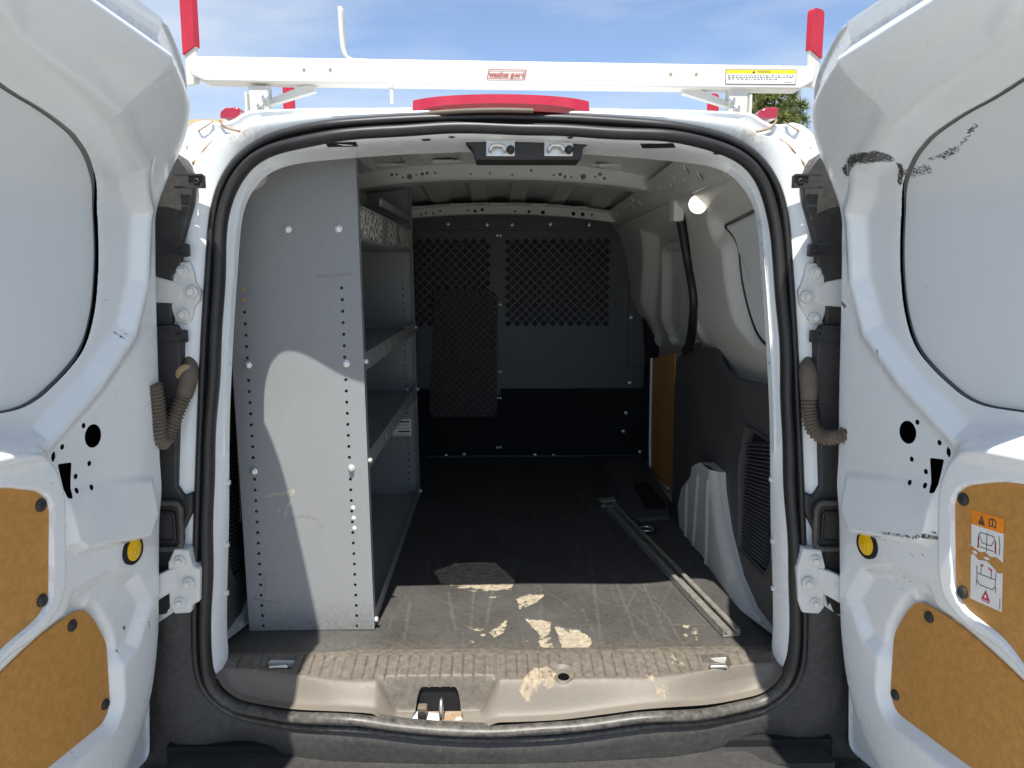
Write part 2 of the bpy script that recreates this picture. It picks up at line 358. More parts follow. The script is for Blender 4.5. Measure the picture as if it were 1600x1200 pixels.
tn = np.roll(OP, -1, 0)-np.roll(OP, 1, 0); tn /= np.linalg.norm(tn, axis=1)[:,None]
NI = np.column_stack([tn[:,1], -tn[:,0]])           # clockwise from the top -> inward normal
if (NI*(np.array([0, .5])-OP)).sum() < 0: NI = -NI
OPY = SY0+SYK*OP[:,1]+plan(OP[:,0])
def ring(o, y):
    o = np.broadcast_to(o, (NO,)); y = np.broadcast_to(y, (NO,)); q = OP+NI*o[:,None]
    return np.column_stack([q[:,0], OPY+y, q[:,1]])
topness = sm(OP[:,1], 0.98, 1.08)
botness = 1-sm(OP[:,1], -0.09, 0.02)
# rubber seal: outer skirt, groove and fat bulb
prof = [(-.004,.012),(-.003,-.004),(.002,-.010),(.008,-.011),(.011,-.004),(.012,.003),(.014,.002),(.016,-.010),(.021,-.018),(.028,-.019),(.034,-.014),(.037,-.004),(.036,.006),(.033,.016)]
rings = []
wob = 0.0018*np.sin(np.arange(NO)*2*PI/NO*9)+0.001*np.sin(np.arange(NO)*2*PI/NO*23+1)
for o, y in prof: rings.append(ring(o+(wob if o > .015 else 0), y+botness*0.006))
dust = np.tile(0.06+0.55*botness, len(prof))
obj('door_seal', loft(rings), 'rubber', van, 80, {'dust': dust})
# painted pinch flange / inner return of the opening
fd = .045+.024*(1-sm(OP[:,1], .25, .60))+.075*topness*(1-sm(np.abs(OP[:,0]), .30, .52))
fo = 1-.6*botness
fl = [ring(.030*fo,.004), ring(.036*fo,.010), ring(.041*fo,.03), ring(.045*fo, fd*0.6), ring((.047+0.004*topness)*fo, fd), ring(.035*fo, fd+.004), ring(.02*fo, fd+.004)]
wr = np.zeros((len(fl), NO)); sel = (np.abs(OP[:,0]) > .45) & (OP[:,1] > .05) & (OP[:,1] < 0.35); wr[1:5, sel] = 0.26
sel = (OP[:,0] > .45) & (OP[:,1] > .80) & (OP[:,1] < .98); wr[2:5, sel] = 0.43
flange = obj('opening_flange', loft(fl), 'white', van, 60, {'wear': wr.ravel()})
# outer outline of the body at the rear
oh = [(0,163),(200,166),(330,169),(389,172),(404,178),(420,188),(438,191),(458,187),(480,190),(503,210),(518,245),(527,300),(538,400),(556,600),(566,800),(578,960),(584,1050),(560,1190)]
ob = []
for dx, y in oh:
    a = on_s(779+dx, y, -.09, 0); b = on_s(779-dx, y, -.09, 0); ob.append((0.5*(a[0]-b[0]), 0.5*(a[2]+b[2])))
ob = crom(ob, 6); OB = np.vstack([ob, (ob*np.array([-1, 1]))[-1:0:-1]])
cz = np.array([0, 0.62])
def polar(P): return np.arctan2(P[:,0], P[:,1]-cz[1]), np.hypot(P[:,0], P[:,1]-cz[1])
pa, pr = polar(OB); o_ = np.argsort(pa); pa, pr = pa[o_], pr[o_]
def outer_at(ang): return np.interp(ang, np.r_[pa-2*PI, pa, pa+2*PI], np.r_[pr, pr, pr])
ang, rad = polar(OP); ro = outer_at(ang); OUT = np.column_stack([np.sin(ang)*ro, np.cos(ang)*ro+cz[1]])
def fring(t, y):
    q = OP*(1-t)+OUT*t; return np.column_stack([q[:,0], OPY+y, q[:,1]])
bn = .045*(1-sm(OP[:,1], -.10, -.02))*(1-sm(np.abs(OP[:,0]), .50, .60))
fr = [ring(.006,.012), ring(.0,.004), fring(.06,.0), fring(.30,-.004+bn), fring(.44,-.002+bn), fring(.52,.010+bn), fring(.66,.014+bn), fring(.82,.012+bn), fring(.93,.020+bn), fring(1.0,.042+bn), fring(1.01,.10+bn)]
V, Fq = loft(fr); V = np.array(V); zq = np.array([V[list(q), 2].mean() for q in Fq])
xq = np.array([abs(V[list(q), 0]).max() for q in Fq])
def submesh(V, Fs):
    u = sorted({i for q in Fs for i in q}); re = {i: k for k, i in enumerate(u)}; return V[u], [tuple(re[i] for i in q) for q in Fs]
up_ = [q for i, q in enumerate(Fq) if OP[i % NO, 1] > .17 or OP[(i+1) % NO, 1] > .17]; lo_ = [q for i, q in enumerate(Fq) if not (OP[i % NO, 1] > .17 or OP[(i+1) % NO, 1] > .17)]
vu, fu = submesh(V, up_)
du = 0.9*np.exp(-(((np.abs(vu[:,0])-.50)/.05)**2+((vu[:,2]-1.115)/.02)**2))+0.03
obj('rear_frame', (vu, fu), 'white', van, 50, {'dust': du, 'wear': 0.06+0*du})
vl, fl_ = submesh(V, lo_)
obj('lower_frame_cover', (vl, fl_), 'bumper', van, 50, {'dust': np.full(len(vl), .25)})

# ---- outer shell of the body (sides and roof, runs forward to the cab)
sec = [(0,1.235),(.35,1.215),(.50,1.18),(.60,1.11),(.675,1.0),(.735,.80),(.79,.45),(.81,.25),(.815,0.0),(.80,-.22),(.76,-.33)]
def section(scx, roof, floor_z=-.33):
    P = crom(sec, 5); P = np.vstack([P, (P*np.array([-1, 1]))[-1:0:-1]]); P = P.copy(); P[:,0] *= scx; P[:,1] = np.where(P[:,1] > .4, .4+(P[:,1]-.4)*roof, P[:,1]); return P
n_s = len(section(1, 1))
shr = []
for Y, sx, rf in [(-.02,.905,.892),(.06,.93,.910),(.25,.97,.945),(.6,1,.985),(1.6,1.01,1.02),(2.4,1.0,1.0),(2.75,.98,.86),(3.1,.97,.45),(3.5,.93,.30),(3.8,.80,.10)]:
    P = section(sx, rf); shr.append(np.column_stack([P[:,0], np.full(len(P), Y), P[:,1]]))
V, Fq = loft(shr); Fq.append(tuple((len(shr)-1)*n_s+j for j in range(n_s)))
obj('body_shell', (V, Fq), 'white', van, 60, {'wear': np.zeros(len(V))})
obj('underbody', box(-.72, .72, -.10, 3.7, -.36, -.16), 'black', van, 0)
for s in (-1, 1):
    o = obj('windscreen_side_glass', prism([(s*.800,2.05,.46),(s*.800,2.72,.46),(s*.745,2.60,.86),(s*.735,2.05,.93)], (s*.012,0,.0)), 'glassdark', van, 0)
    for Yw in (.55, 3.05):
        whl = obj('wheel', lathe([(.20,-.1),(.285,-.1),(.315,-.08),(.32,0),(.315,.08),(.285,.1),(.20,.1)], 32, (s*.70,Yw,-.28), (s,0,0)), 'tyre', van, 50)
        obj('rim', lathe([(.195,.02),(.19,.085),(.12,.06),(.05,.09),(.0,.095)], 24, (s*.70,Yw,-.28), (s,0,0)), 'rim', whl, 50)

# ---- sill trim: heightfield over X, Y
xs = np.arange(-.640, .6401, .0020); ys = np.arange(-.1600, .0121, .0020); A, B = np.meshgrid(xs, ys)
def rrect(x, y, hx, y0, y1, r):
    cx, cyy = np.abs(x)-hx+r, np.abs(y-(y0+y1)/2)-(y1-y0)/2+r
    return np.hypot(np.maximum(cx, 0), np.maximum(cyy, 0))+np.minimum(np.maximum(cx, cyy), 0)-r
lat = on_z(684, 1090, -.04); LX = lat[0]
_r = ring(.040, 0); _m = _r[:,2] < .12; _o = np.argsort(_r[_m,0]); ZOX, ZOZ = _r[_m,0][_o], _r[_m,2][_o]
def sill_z(x, y):
    zo = np.interp(x, ZOX, ZOZ)+.004; zo = np.minimum(zo, -.004); t = y+.160
    k = 1-sm(t, .020, .062); top = -.012*sm(-y, .0, .11)-.03*sm(np.abs(x), .575, .592)*0
    z = top*(1-k)+k*np.minimum(zo, top)
    k = sm(np.abs(x-LX), .135, .085)*sm(-y, .080, .104); z = z*(1-k)+k*np.minimum(z, -.082-.006*sm(-y, .1, .15))
    return z
Zs = sill_z(A, B)
gx0 = on_z(372, 1030, 0)[0]; gx1 = on_z(1185, 1030, 0)[0]
gr = np.arange(gx0, gx1, .0237)
groove = np.zeros_like(Zs)
for gxx in gr: groove = np.maximum(groove, np.exp(-((A-gxx)/.0015)**2))
groove *= sm(-B, .004, .012)*(1-sm(-B, .088, .094)); 
rec = np.zeros_like(Zs); rings_c = []
for px, py in ((434, 1041), (1124, 1040)):
    c = on_z(px, py, -.006); rings_c.append(c); d = rrect(A-c[0], B, .030, c[1]-.032, c[1]+.034, .006)
    groove *= sm(d, .002, .012); rec += 1-sm(d, -.004, .002)
hole_c = on_z(879, 1049, -.006); dh = np.hypot(A-hole_c[0], (B-hole_c[1]))
groove *= sm(dh, .030, .034)
Zs = Zs-.0030*groove-.020*rec-.006*(1-sm(dh, .022, .030))
wear = np.zeros_like(Zs)
def addwear(wear, A, B, poly, to, amp=.5, soft=.006):
    P = [to(*p) for p in poly]; d = sdf(A, B, P); return np.maximum(wear, amp*(1-sm(d, -soft*.3, soft))+.0)
zt = lambda x, y: on_z(x, y, -.006)[:2]
for poly, a in (([(812,1062),(830,1046),(850,1040),(868,1046),(866,1060),(845,1060),(822,1066)], .62), ([(1010,1052),(1020,1058),(1030,1068),(1048,1066),(1046,1058),(1030,1062),(1016,1048)], .50), ([(1040,1030),(1060,1044),(1072,1052),(1070,1040),(1052,1026)], .40), ([(1060,1020),(1075,1022),(1080,1036),(1066,1034)], .35), ([(960,1050),(968,1060),(964,1064)], .35)):
    wear = addwear(wear, A, B, poly, zt, a, .010)
# the latch pocket opening
lh = roundpoly([(LX-.058,-.130),(LX-.046,-.089),(LX+.044,-.089),(LX+.056,-.130)], .012)
dust = .12+.80*sm(B, -.118, -.090)+.3*sm(B, -.02, .01)+.25*groove
v, f, at = gridmesh(A, B, lambda a, b: np.stack([a, b+plan(a)*np.clip(-b/.12, 0, 1), sill_z(a, b)+(Zs-sill_z(A, B))], -1),
    cut=[(lambda a, b: rrect(a, b, .626, -.1575, .35, .03), True), (lambda a, b: sdf(a, b, lh), False), (lambda a, b: np.hypot(a-hole_c[0]-.002, b-hole_c[1]+.004)-.0125, False)], attrs={'wear': wear, 'dust': dust})
sill = obj('sill_trim', (v, f), 'sill', van, 35, at)
obj('sill_underside', box(-.57, .57, -.06, .0, -.16, -.135), 'black', van, 0)
obj('bumper_shelf', box(-.70, .70, -.158, -.03, -.21, -.176), 'bumper', van, 0)
for c in rings_c:
    c = c+np.array([0, .5*float(plan(c[0])), 0])
    P = [(c[0]-.019,c[1]-.018,-.032),(c[0]-.019,c[1]-.020,-.014),(c[0]-.015,c[1]-.021,-.009),(c[0]+.015,c[1]-.021,-.009),(c[0]+.019,c[1]-.020,-.014),(c[0]+.019,c[1]-.018,-.032)]
    obj('tie_down_loop', tube(crom(P, 4), .0042, 8), 'steel', sill, 80)
# latch pocket: rusty floor plate, striker loop and a plastic clip
obj('latch_floor', box(LX-.07, LX+.07, -.150, -.05, -.112, -.095), 'sealant', sill, 0); obj('latch_back', box(LX-.07, LX+.07, -.082, -.076, -.106, -.020), 'black', sill, 0)
obj('latch_striker', tube(crom([(LX+.006,-.118,-.106),(LX+.006,-.120,-.076),(LX+.006,-.110,-.058),(LX+.006,-.096,-.060),(LX+.006,-.088,-.106)], 5), .0048, 8), 'steel', sill, 80)
obj('latch_clip', box(LX-.044, LX-.024, -.116, -.096, -.106, -.066), 'hose', sill, 30, bev=.003)
obj('clip_knob', lathe([(.0095,0),(.0095,.006),(.006,.008)], 12, (LX-.034,-.116,-.084), (0,-1,.2)), 'black', sill, 40)
obj('latch_plate', prism([(LX+.034,-.128,-.090),(LX+.052,-.129,-.090),(LX+.048,-.116,-.088),(LX+.040,-.115,-.088)], (0,0,-.004)), 'cast', sill, 0)
# ---- bumper
bp = [(-.120,-.30),(-.120,-.175),(-.168,-.172),(-.190,-.166),(-.26,-.168),(-.32,-.176),(-.355,-.196),(-.372,-.23),(-.376,-.30),(-.37,-.40),(-.34,-.46),(-.2,-.47)]
bs = []
for x in np.linspace(-.86, .86, 61):
    t = (abs(x)/.86); yo = .10*t**5+.03*t*t; zo = -.05*sm(np.array(t), .60, .84)*1.0
    bs.append([(x, y+yo*(1 if i > 1 else .2), z+float(zo)*(1 if i > 0 else 0)) for i, (y, z) in enumerate(bp)])
Vb, Fb = loft(bs, closed=False); Vb = np.array(Vb)
obj('bumper', (Vb, Fb), 'bumper', van, 45, {'dust': np.full(len(Vb), .22), 'wear': np.where((np.abs(Vb[:,0]) < .2) & (Vb[:,1] > -.3), .13, .02)})
for x, y in ((284, 1122), (1273, 1116)):
    c = on_yd(x, y, -.150)
    obj('bumper_screw', lathe([(.020,-.02),(.020,.006),(.013,.007),(.012,.003),(.008,.003),(.007,.008),(.0,.009)], 20, c, (0,-1,.1)), 'plastic', van, 40)

# ================================================================== rear doors (parts of the van)
YH = -0.160+DC
def He(z): return .718-.072*z
RISE = 0.07
def lean(u, zl):
    """how far the door's rake carries its top over towards the load bay when it stands open"""
    k = sm(zl, .93, 1.20)
    return k*(.106+.42*np.clip(u, 0, .33))-.01*sm(zl, .5, .9)
def door_pos(u, zl, w, s, a):
    wl = w+lean(u, zl)
    X = s*(He(zl)+u*math.sin(a)-wl*math.cos(a)); Y = YH-u*math.cos(a)-wl*math.sin(a); Z = zl+RISE*u-.10*wl
    return np.stack(np.broadcast_arrays(X, Y, Z), -1)
def door_uv(px, py, s, a, w=0.0):
    """where the sight line through a photo pixel meets the door's base surface"""
    r = ray(px, py); lo, hi = .3, 2.2
    def gfun(t):
        p = CAM+t*r; wl = w; 
        for _ in range(6):
            u = (YH-p[1]-wl*math.sin(a))/math.cos(a); zl = p[2]-RISE*u+.10*wl; wl = w+float(lean(np.array(u), np.array(zl)))
        return s*p[0]-(float(He(zl))+u*math.sin(a)-wl*math.cos(a)), u, zl
    ts = np.linspace(lo, hi, 400); pv = None
    for t in ts:
        v = gfun(t)[0]
        if pv is not None and pv[0] < 0 <= v:
            a0, b0 = pv[1], t
            for _ in range(30):
                m_ = .5*(a0+b0)
                if gfun(m_)[0] < 0: a0 = m_
                else: b0 = m_
            return gfun(b0)[1:]
        pv = (v, t)
    return (.3, .5)
AL, AR = math.radians(9.0), math.radians(11.0)
dpx = lambda pts, w=0.0: np.array([door_uv(x, y, -1, AL, w) for x, y in pts])
# feature outlines read off the left door, continued beyond the frame in door coordinates
OUTL = roundpoly([(.0,-.198),(.0,.94),(.010,1.045),(.045,1.13),(.12,1.18),(.25,1.20),(.67,1.215),(.67,-.198)], [.03,.2,.05,.05,.08,.1,.03,.03], 6)
INL = roundpoly([(.013,.10),(.013,.93),(.022,1.025),(.056,1.10),(.125,1.143),(.25,1.16),(.65,1.175),(.65,-.175),(.17,-.175),(.085,-.115),(.035,-.02)], [.1,.2,.05,.05,.08,.1,.03,.03,.06,.08,.08], 6)
wq = dpx([(155,300),(152,400),(146,485),(130,545),(98,585),(42,638)], -.010)
zb, zt_ = wq[-1][1]-.004, None
wt = dpx([(20,146),(60,168),(108,203),(140,245)], -.010)
WIN = np.vstack([[(.61, wt[0][1]+.02)], wt, wq, [(.61, zb)]]); WIN = roundpoly(WIN, [.04]+[.05]*(len(WIN)-2)+[.04], 5)
FRM = dpx([(0,700),(60,690),(140,600),(195,520),(215,440),(222,330),(212,260),(170,190),(110,135),(50,95),(0,60)])
FRM = np.vstack([FRM, [(.70, FRM[-1][1]+.05), (.70, FRM[0][1])]])
bx = dpx([(0,688),(58,700),(82,722),(98,768),(99,900),(92,945),(52,1000),(0,1032)], .028)
BOX = roundpoly(np.vstack([[(.63, bx[0][1])], bx, [(.63, bx[-1][1]-.10)]]), [.01]+[.03]*len(bx)+[.01], 4)
bu = dpx([(0,762),(60,768),(76,788),(75,935),(58,965),(0,1013)], .037)
BUP = roundpoly(np.vstack([[(.59, bu[0][1]+.01)], bu, [(.59, bu[-1][1]-.10)]]), [.02]+[.02]*len(bu)+[.02], 4)
bl = dpx([(0,1053),(70,987),(128,950),(146,966),(166,1003),(172,1100),(163,1128),(75,1200),(30,1235)], -.007)
BLO = roundpoly(np.vstack([bl, [(.56, bl[-1][1]-.005), (.56, bl[0][1]-.06)]]), [.04,.05]+[.018]*5+[.04,.02,.03,.03], 4)
SCO = dpx([(92,975),(110,925),(160,898),(205,900),(228,940),(205,1010),(180,1040),(165,1000),(140,950)])
HUMP = dpx([(86,765),(130,752),(228,745),(232,800),(215,838),(112,858),(96,846)])
SQ = dpx([(81,724),(103,721),(99,777),(92,777)]); RH = dpx([(137,680)])[0]
SMALL = dpx([(122,664),(88,697),(131,723),(109,743),(108,765),(132,760)]); OBL = dpx([(74,712)])[0]
RFL = dpx([(199,857)])[0]
def door_w(u, z):
    d_in = -sdf(u, z, INL); w = -.036*(1-sm(d_in, -.012, .016))
    w = w+.010*(1-np.exp(-np.maximum(d_in, 0)/.02))
    df = sdf(u, z, FRM); w += -.014*(1-sm(df, -.030, .012))                     # dished band round the window
    dw = sdf(u, z, WIN); w += -.004*(1-sm(dw, -.02, .014))                      # rebate under the blanking panel
    w += .012*np.exp(-(df/.016)**2)*sm(z, .3, .5)                                # rolled edge of that dish
    db = sdf(u, z, BOX); w += .034*(1-sm(db, -.016, .014))                       # the box behind the upper board
    dq = sdf(u, z, BUP); w += -.010*(1-sm(dq, -.001, .003))
    dl = sdf(u, z, BLO); w += -.022*(1-sm(dl, -.004, .026))
    ds = sdf(u, z, SCO); w += -.016*(1-sm(ds, -.020, .012))
    dh_ = sdf(u, z, HUMP); z0, z1 = HUMP[:,1].min(), HUMP[:,1].max()
    w += .024*sm(db, .0, .02)*(1-sm(dh_, -.010, .008))*np.clip((z1-z)/(z1-z0), 0, 1)**.8
    w += .006*sm(db, .0, .03)*sm(np.sin(u*16+z*5), -.5, 1)*np.exp(-((z-.42)/.05)**2)
    return w
def scuffs(u, z, s, a):
    wv = np.zeros_like(u)
    if s > 0:
        L_ = [([(1330,268),(1345,248),(1388,243)], .010, .62), ([(1403,258),(1402,286)], .005, .60), ([(1412,272),(1440,264)], .009, .52), ([(1440,250),(1480,238),(1512,198)], .0030, .54), ([(1462,246),(1482,234)], .006, .52), ([(1500,206),(1514,196)], .003, .55),
              ([(1316,470),(1326,478)], .005, .55), ([(1326,472),(1365,452)], .0016, .45), ([(1326,480),(1352,466)], .0014, .44), ([(1385,545),(1386,552)], .002, .6), ([(1400,828),(1450,836),(1472,830)], .004, .52), ([(1462,835),(1482,842)], .005, .56),
              ([(1385,838),(1393,844)], .001, .6), ([(1428,862),(1437,870)], .001, .6), ([(1446,862),(1452,868)], .001, .6), ([(1358,890),(1392,894),(1420,910)], .0012, .55), ([(1398,921),(1406,922),(1406,916)], .001, .6),
              ([(1433,452),(1440,448),(1450,446)], .001, .55), ([(1580,485),(1594,492)], .001, .5), ([(1545,215),(1548,222)], .001, .5), ([(1524,224),(1526,212)], .001, .5), ([(1322,525),(1324,590)], .0014, .42), ([(1320,600),(1325,660)], .0014, .42),
              ([(1500,1000),(1530,1030),(1560,1050)], .0014, .5), ([(1488,777),(1600,797)], .001, .0)]
    else:
        L_ = [([(178,519),(183,527)], .0018, .6), ([(186,521),(191,519)], .001, .6), ([(5,358),(9,362)], .002, .5), ([(168,468),(169,470)], .0015, .6), ([(94,248),(96,256)], .001, .5), ([(40,750),(45,748)], .001, .55), ([(198,980),(199,983)], .003, .6), ([(186,1017),(188,1019)], .002, .6),
              ([(226,970),(227,982)], .002, .55), ([(86,3),(100,8)], .002, .5), ([(226,722),(232,735)], .001, .5), ([(115,1185),(118,1170)], .001, .55), ([(222,1050),(218,1070)], .0015, .5)]
    for pts, r, amp in L_:
        P = np.array([door_uv(x, y, s, a) for x, y in pts]); d = sdf(u, z, P, closed=False); wv = np.maximum(wv, amp*(1-sm(d, r*.5, r*1.8+.0012)))
    return wv
def make_door(s, a):
    us = np.arange(-.004, .6761, .0028); zs = np.arange(-.205, 1.2221, .0028); U, Z = np.meshgrid(us, zs)
    W = door_w(U, Z)
    holes = lambda u, z: np.minimum.reduce([np.hypot(u-RH[0], z-RH[1])-.0205, sdf(u, z, roundpoly(SQ, .003, 2)), sdf(u, z, WIN)]+[np.hypot(u-c[0], z-c[1])-.0048 for c in SMALL]+[np.hypot((u-OBL[0])*1.6, (z-OBL[1])*.85)-.0075])
    wv = scuffs(U, Z, s, a)
    rng = np.random.default_rng(3 if s > 0 else 4)
    dirt = .10*np.exp(-((Z+.12)/.08)**2)+.04
    rim_ = -sdf(U, Z, INL); dirt = np.maximum(dirt, .55*np.exp(-((rim_+.010)/.004)**2)*sm(Z, .95, 1.0))
    v, f, at = gridmesh(U, Z, lambda u, z: door_pos(u, z, np.where(True, W+0*u, 0), s, a), cut=[(lambda u, z: sdf(u, z, OUTL), True), (holes, False)], attrs={'wear': wv, 'dust': dirt})
    if s > 0: f = f[:, ::-1]
    # outer skin and hemmed edge
    n = len(OUTL); u, z = OUTL[:,0], OUTL[:,1]; hem = []
    for du, w_ in ((0,-.034),(.004,-.030),(.004,-.040),(-.004,-.046),(-.007,-.058),(-.005,-.078),(.006,-.088),(.03,-.092)):
        c = np.array([.3, .5]); tt = np.roll(OUTL, -1, 0)-np.roll(OUTL, 1, 0); tt /= np.linalg.norm(tt, axis=1)[:,None]; nn = np.column_stack([tt[:,1], -tt[:,0]])
        if (nn*(c-OUTL)).sum() < 0: nn = -nn
        q = OUTL+nn*du; hem.append(door_pos(q[:,0], q[:,1], np.full(n, w_), s, a))
    hv, hf = loft(hem); hv = np.array(hv); nf = len(v)
    V = np.vstack([v, hv]); Fa = [tuple(q) for q in f.tolist()]+[tuple(i+nf for i in (q if s < 0 else q[::-1])) for q in hf]
    us2 = np.arange(.0, .6761, .03); zs2 = np.arange(-.205, 1.2221, .03); U2, Z2 = np.meshgrid(us2, zs2)
    sv, sf, _ = gridmesh(U2, Z2, lambda u, z: door_pos(u, z, -.092-.02*np.sin(np.clip((z+.2)/1.4, 0, 1)*PI)*1.0, s, a), cut=[(lambda u, z: sdf(u, z, OUTL)+.026, True)])
    nv = len(V); V = np.vstack([V, sv]); Fa += [tuple(i+nv for i in q) for q in sf.tolist()]
    attrs = {k: np.r_[x, np.full(len(hv), .22 if k == 'dust' else 0), np.zeros(len(sv))] for k, x in at.items()}
    d = obj('rear_door', (V, Fa), 'white', van, 40, attrs)
    d['label'] = 'left rear door with clean white inner panel' if s < 0 else 'right rear door with dark scuffs and a torn warning sticker'
    obj('cavity_shade_sheet', (lambda g_: (g_[0], g_[1]))(gridmesh(U2, Z2, lambda u, z: door_pos(u, z, -.062+0*u, s, a), cut=[(lambda u, z: sdf(u, z, OUTL)+.03, True)])), 'black', d, 60)  # black sheet added inside the door so its holes look shaded
    # panels laid into the door
    def inlay(name, poly, w_, m, th=.004, wear=None, bump_=0.0):
        P = np.array(poly); us = np.arange(P[:,0].min()-.01, P[:,0].max()+.01, .004); zs = np.arange(P[:,1].min()-.01, P[:,1].max()+.01, .004); U, Z = np.meshgrid(us, zs)
        wr_ = wear(U, Z) if wear else np.zeros_like(U)
        fw_ = lambda u, z: w_+bump_*np.sin(np.clip((u-P[:,0].min())/(P[:,0].max()-P[:,0].min()), 0, 1)*PI)*0
        v, f, at = gridmesh(U, Z, lambda u, z: door_pos(u, z, w_+bump_*(1-np.exp(sdf(u, z, P).clip(-1, 0)/.03)), s, a), cut=[(lambda u, z: sdf(u, z, P), True)], attrs={'wear': wr_})
        if s > 0: f = f[:, ::-1]
        e = [door_pos(P[:,0], P[:,1], np.full(len(P), ww), s, a) for ww in (w_, w_-th)]
        ev, ef = loft(e); n0 = len(v); Fx = [tuple(q) for q in f.tolist()]+[tuple(i+n0 for i in (q if s < 0 else q[::-1])) for q in ef]
        return obj(name, (np.vstack([v, ev]), Fx), m, d, 35, {'wear': np.r_[at['wear'], np.zeros(len(ev))]})
    gap = WIN
    shrink = lambda P, k: P+k*(P.mean(0)-P)/np.linalg.norm(P.mean(0)-P, axis=1)[:,None]
    wbase = -.010-.014+.010
    inlay('gap_gasket', shrink(WIN, -.012), wbase-.007, 'crease')
    inlay('window_blank', shrink(WIN, .0014), wbase+.000, 'blank', .009, wear=lambda u, z: scuffs(u, z, s, a), bump_=.002)
    def bwear(u, z):
        w_ = .08+0*u
        if s > 0:
            for pts in ([(1485,838),(1520,850),(1560,862),(1600,872)], [(1485,828),(1600,858)]):
                dd = sdf(u, z, np.array([door_uv(x, y, s, a, .03) for x, y in pts]), closed=False); w_ = np.maximum(w_, .44*(1-sm(dd, .0015, .006)))
        return w_
    inlay('fibre_board', BUP, .010+.034-.010+.0035, 'board', wear=bwear)
    inlay('fibre_board', BLO, .010-.022+.005, 'board', wear=lambda u, z: .06+0*u)
    def dl(u, z, w_): return door_pos(np.array(u), np.array(z), np.array(w_), s, a)
    nrm = np.array([-s*math.cos(a), -math.sin(a), 0])
    plug = mesh_of('push_rivet', *lathe([(.0105,-.004),(.0105,.001),(.009,.0032),(.005,.0042),(.0,.0044)], 18, (0,0,0), nrm), 'plastic', 50)
    for pts, w_ in (([(63,789),(65,938)], .0375), ([(112,977),(164,1100)], -.007)):
        for (x, y) in pts:
            u, z = door_uv(x, y, -1, AL, w_); link('push_rivet', plug, d, dl(u, z, w_+.001))
    # round yellow reflector
    w0 = float(door_w(np.array([[RFL[0]]]), np.array([[RFL[1]]]))[0, 0])
    c = dl(RFL[0]+.001, RFL[1], w0+.002)
    obj('reflector_ring', lathe([(.0285,-.006),(.0285,.002),(.0265,.004),(.0225,.004),(.0215,.001)], 36, c, nrm), 'black', d, 40)
    obj('reflector_lens', lathe([(.0215,-.002),(.0212,.0035),(.019,.0045),(.0,.0048)], 36, c, nrm), 'yellow', d, 40)
    # embossed step mark on the reflector
    tv = np.array([0, 0, 1.]); tu = np.array([math.sin(a)*s, -math.cos(a), RISE])
    E_ = MB()
    for seg in ([(-.008,.008),(-.008,-.008),(.0,-.008),(.0,.0),(.007,.0)], [(-.002,.010),(.004,.004)]):
        E_.add(tube([c+nrm*.0048+tu*(p[0]*-s)+tv*p[1] for p in seg], .0009, 6))
    obj('reflector_mark', E_, 'yellow', d, 60)
    return d, dl, nrm, tu
doorL, dlL, nL, tuL = make_door(-1, AL)
doorR, dlR, nR, tuR = make_door(1, AR)
# ---- warning sticker on the right upper board, torn across the middle
S0 = door_uv(1519, 796, 1, AR, .0375); S1 = door_uv(1566, 953, 1, AR, .0375); SB = door_uv(1517, 935, 1, AR, .0375)
def stk(p, q, k=.0006): return dlR(S0[0]+p*(S1[0]-S0[0]), S0[1]+q*(SB[1]-S0[1])-.02*0, .0375+k)
def quad(p0, p1, q0, q1, k): return [stk(p0,q0,k), stk(p0,q1,k), stk(p1,q1,k), stk(p1,q0,k)], [(0,1,2,3)]
def poly(pts, k): return [stk(p, q, k) for p, q in pts], [tuple(range(len(pts)))]
wl1 = obj('warning_label', poly([(0,.16),(0,.40),(.15,.42),(.3,.44),(.45,.415),(.6,.45),(.8,.43),(1,.47),(1,.16)], .0006), 'lblwhite', doorR, 0)
obj('label_band', quad(0, 1, 0, .16, .0006), 'lblorange', doorR, 0)
obj('warning_label', poly([(0,.50),(.1,.49),(.25,.53),(.5,.51),(.7,.55),(.85,.60),(1,.58),(1,1),(.0,1)], .0006), 'lblwhite', doorR, 0)
obj('label_scrap', poly([(.02,.455),(.15,.44),(.22,.47),(.1,.485)], .0006), 'lblwhite', doorR, 0)
obj('label_scrap', poly([(.4,.475),(.55,.465),(.6,.49),(.45,.50)], .0006), 'lblwhite', doorR, 0)
def strokes(name, segs, m, wd=.018, k=.0010):
    if len(segs) > 1 and m == 'lblred':
        for sg in segs: strokes(name, [sg], m, wd, k)
        return
    B_ = MB(); asp = abs((SB[1]-S0[1])/(S1[0]-S0[0]))
    for sg in segs:
        for (p, q), (p2, q2) in zip(sg[:-1], sg[1:]):
            dx, dy = p2-p, (q2-q)*asp; l_ = math.hypot(dx, dy) or 1; nx, ny = -dy/l_*wd, dx/l_*wd/asp
            B_.add(([stk(p-nx,q-ny,k), stk(p2-nx,q2-ny,k), stk(p2+nx,q2+ny,k), stk(p+nx,q+ny,k)], [(0,1,2,3)]))
    return obj(name, B_, m, doorR, 0)
obj('label_triangle', poly([(.32,.025),(.21,.135),(.43,.135)], .001), 'lbldark', doorR, 0)
obj('label_mark', poly([(.31,.06),(.33,.06),(.325,.115),(.315,.115)], .0014), 'lblorange', doorR, 0)
strokes('label_drawing', [[(.56,.05),(.56,.125),(.66,.11),(.76,.125),(.76,.05),(.66,.035),(.56,.05)], [(.66,.035),(.66,.11)]], 'lbldark', .014)
strokes('label_drawing', [[(.22,.40),(.24,.26),(.30,.22),(.70,.22),(.76,.26),(.78,.40)], [(.5,.20),(.5,.41)], [(.28,.26),(.36,.33),(.64,.33),(.72,.26)], [(.28,.38),(.72,.38)], [(.86,.2),(.90,.3),(.88,.4)]], 'lbldark', .010)
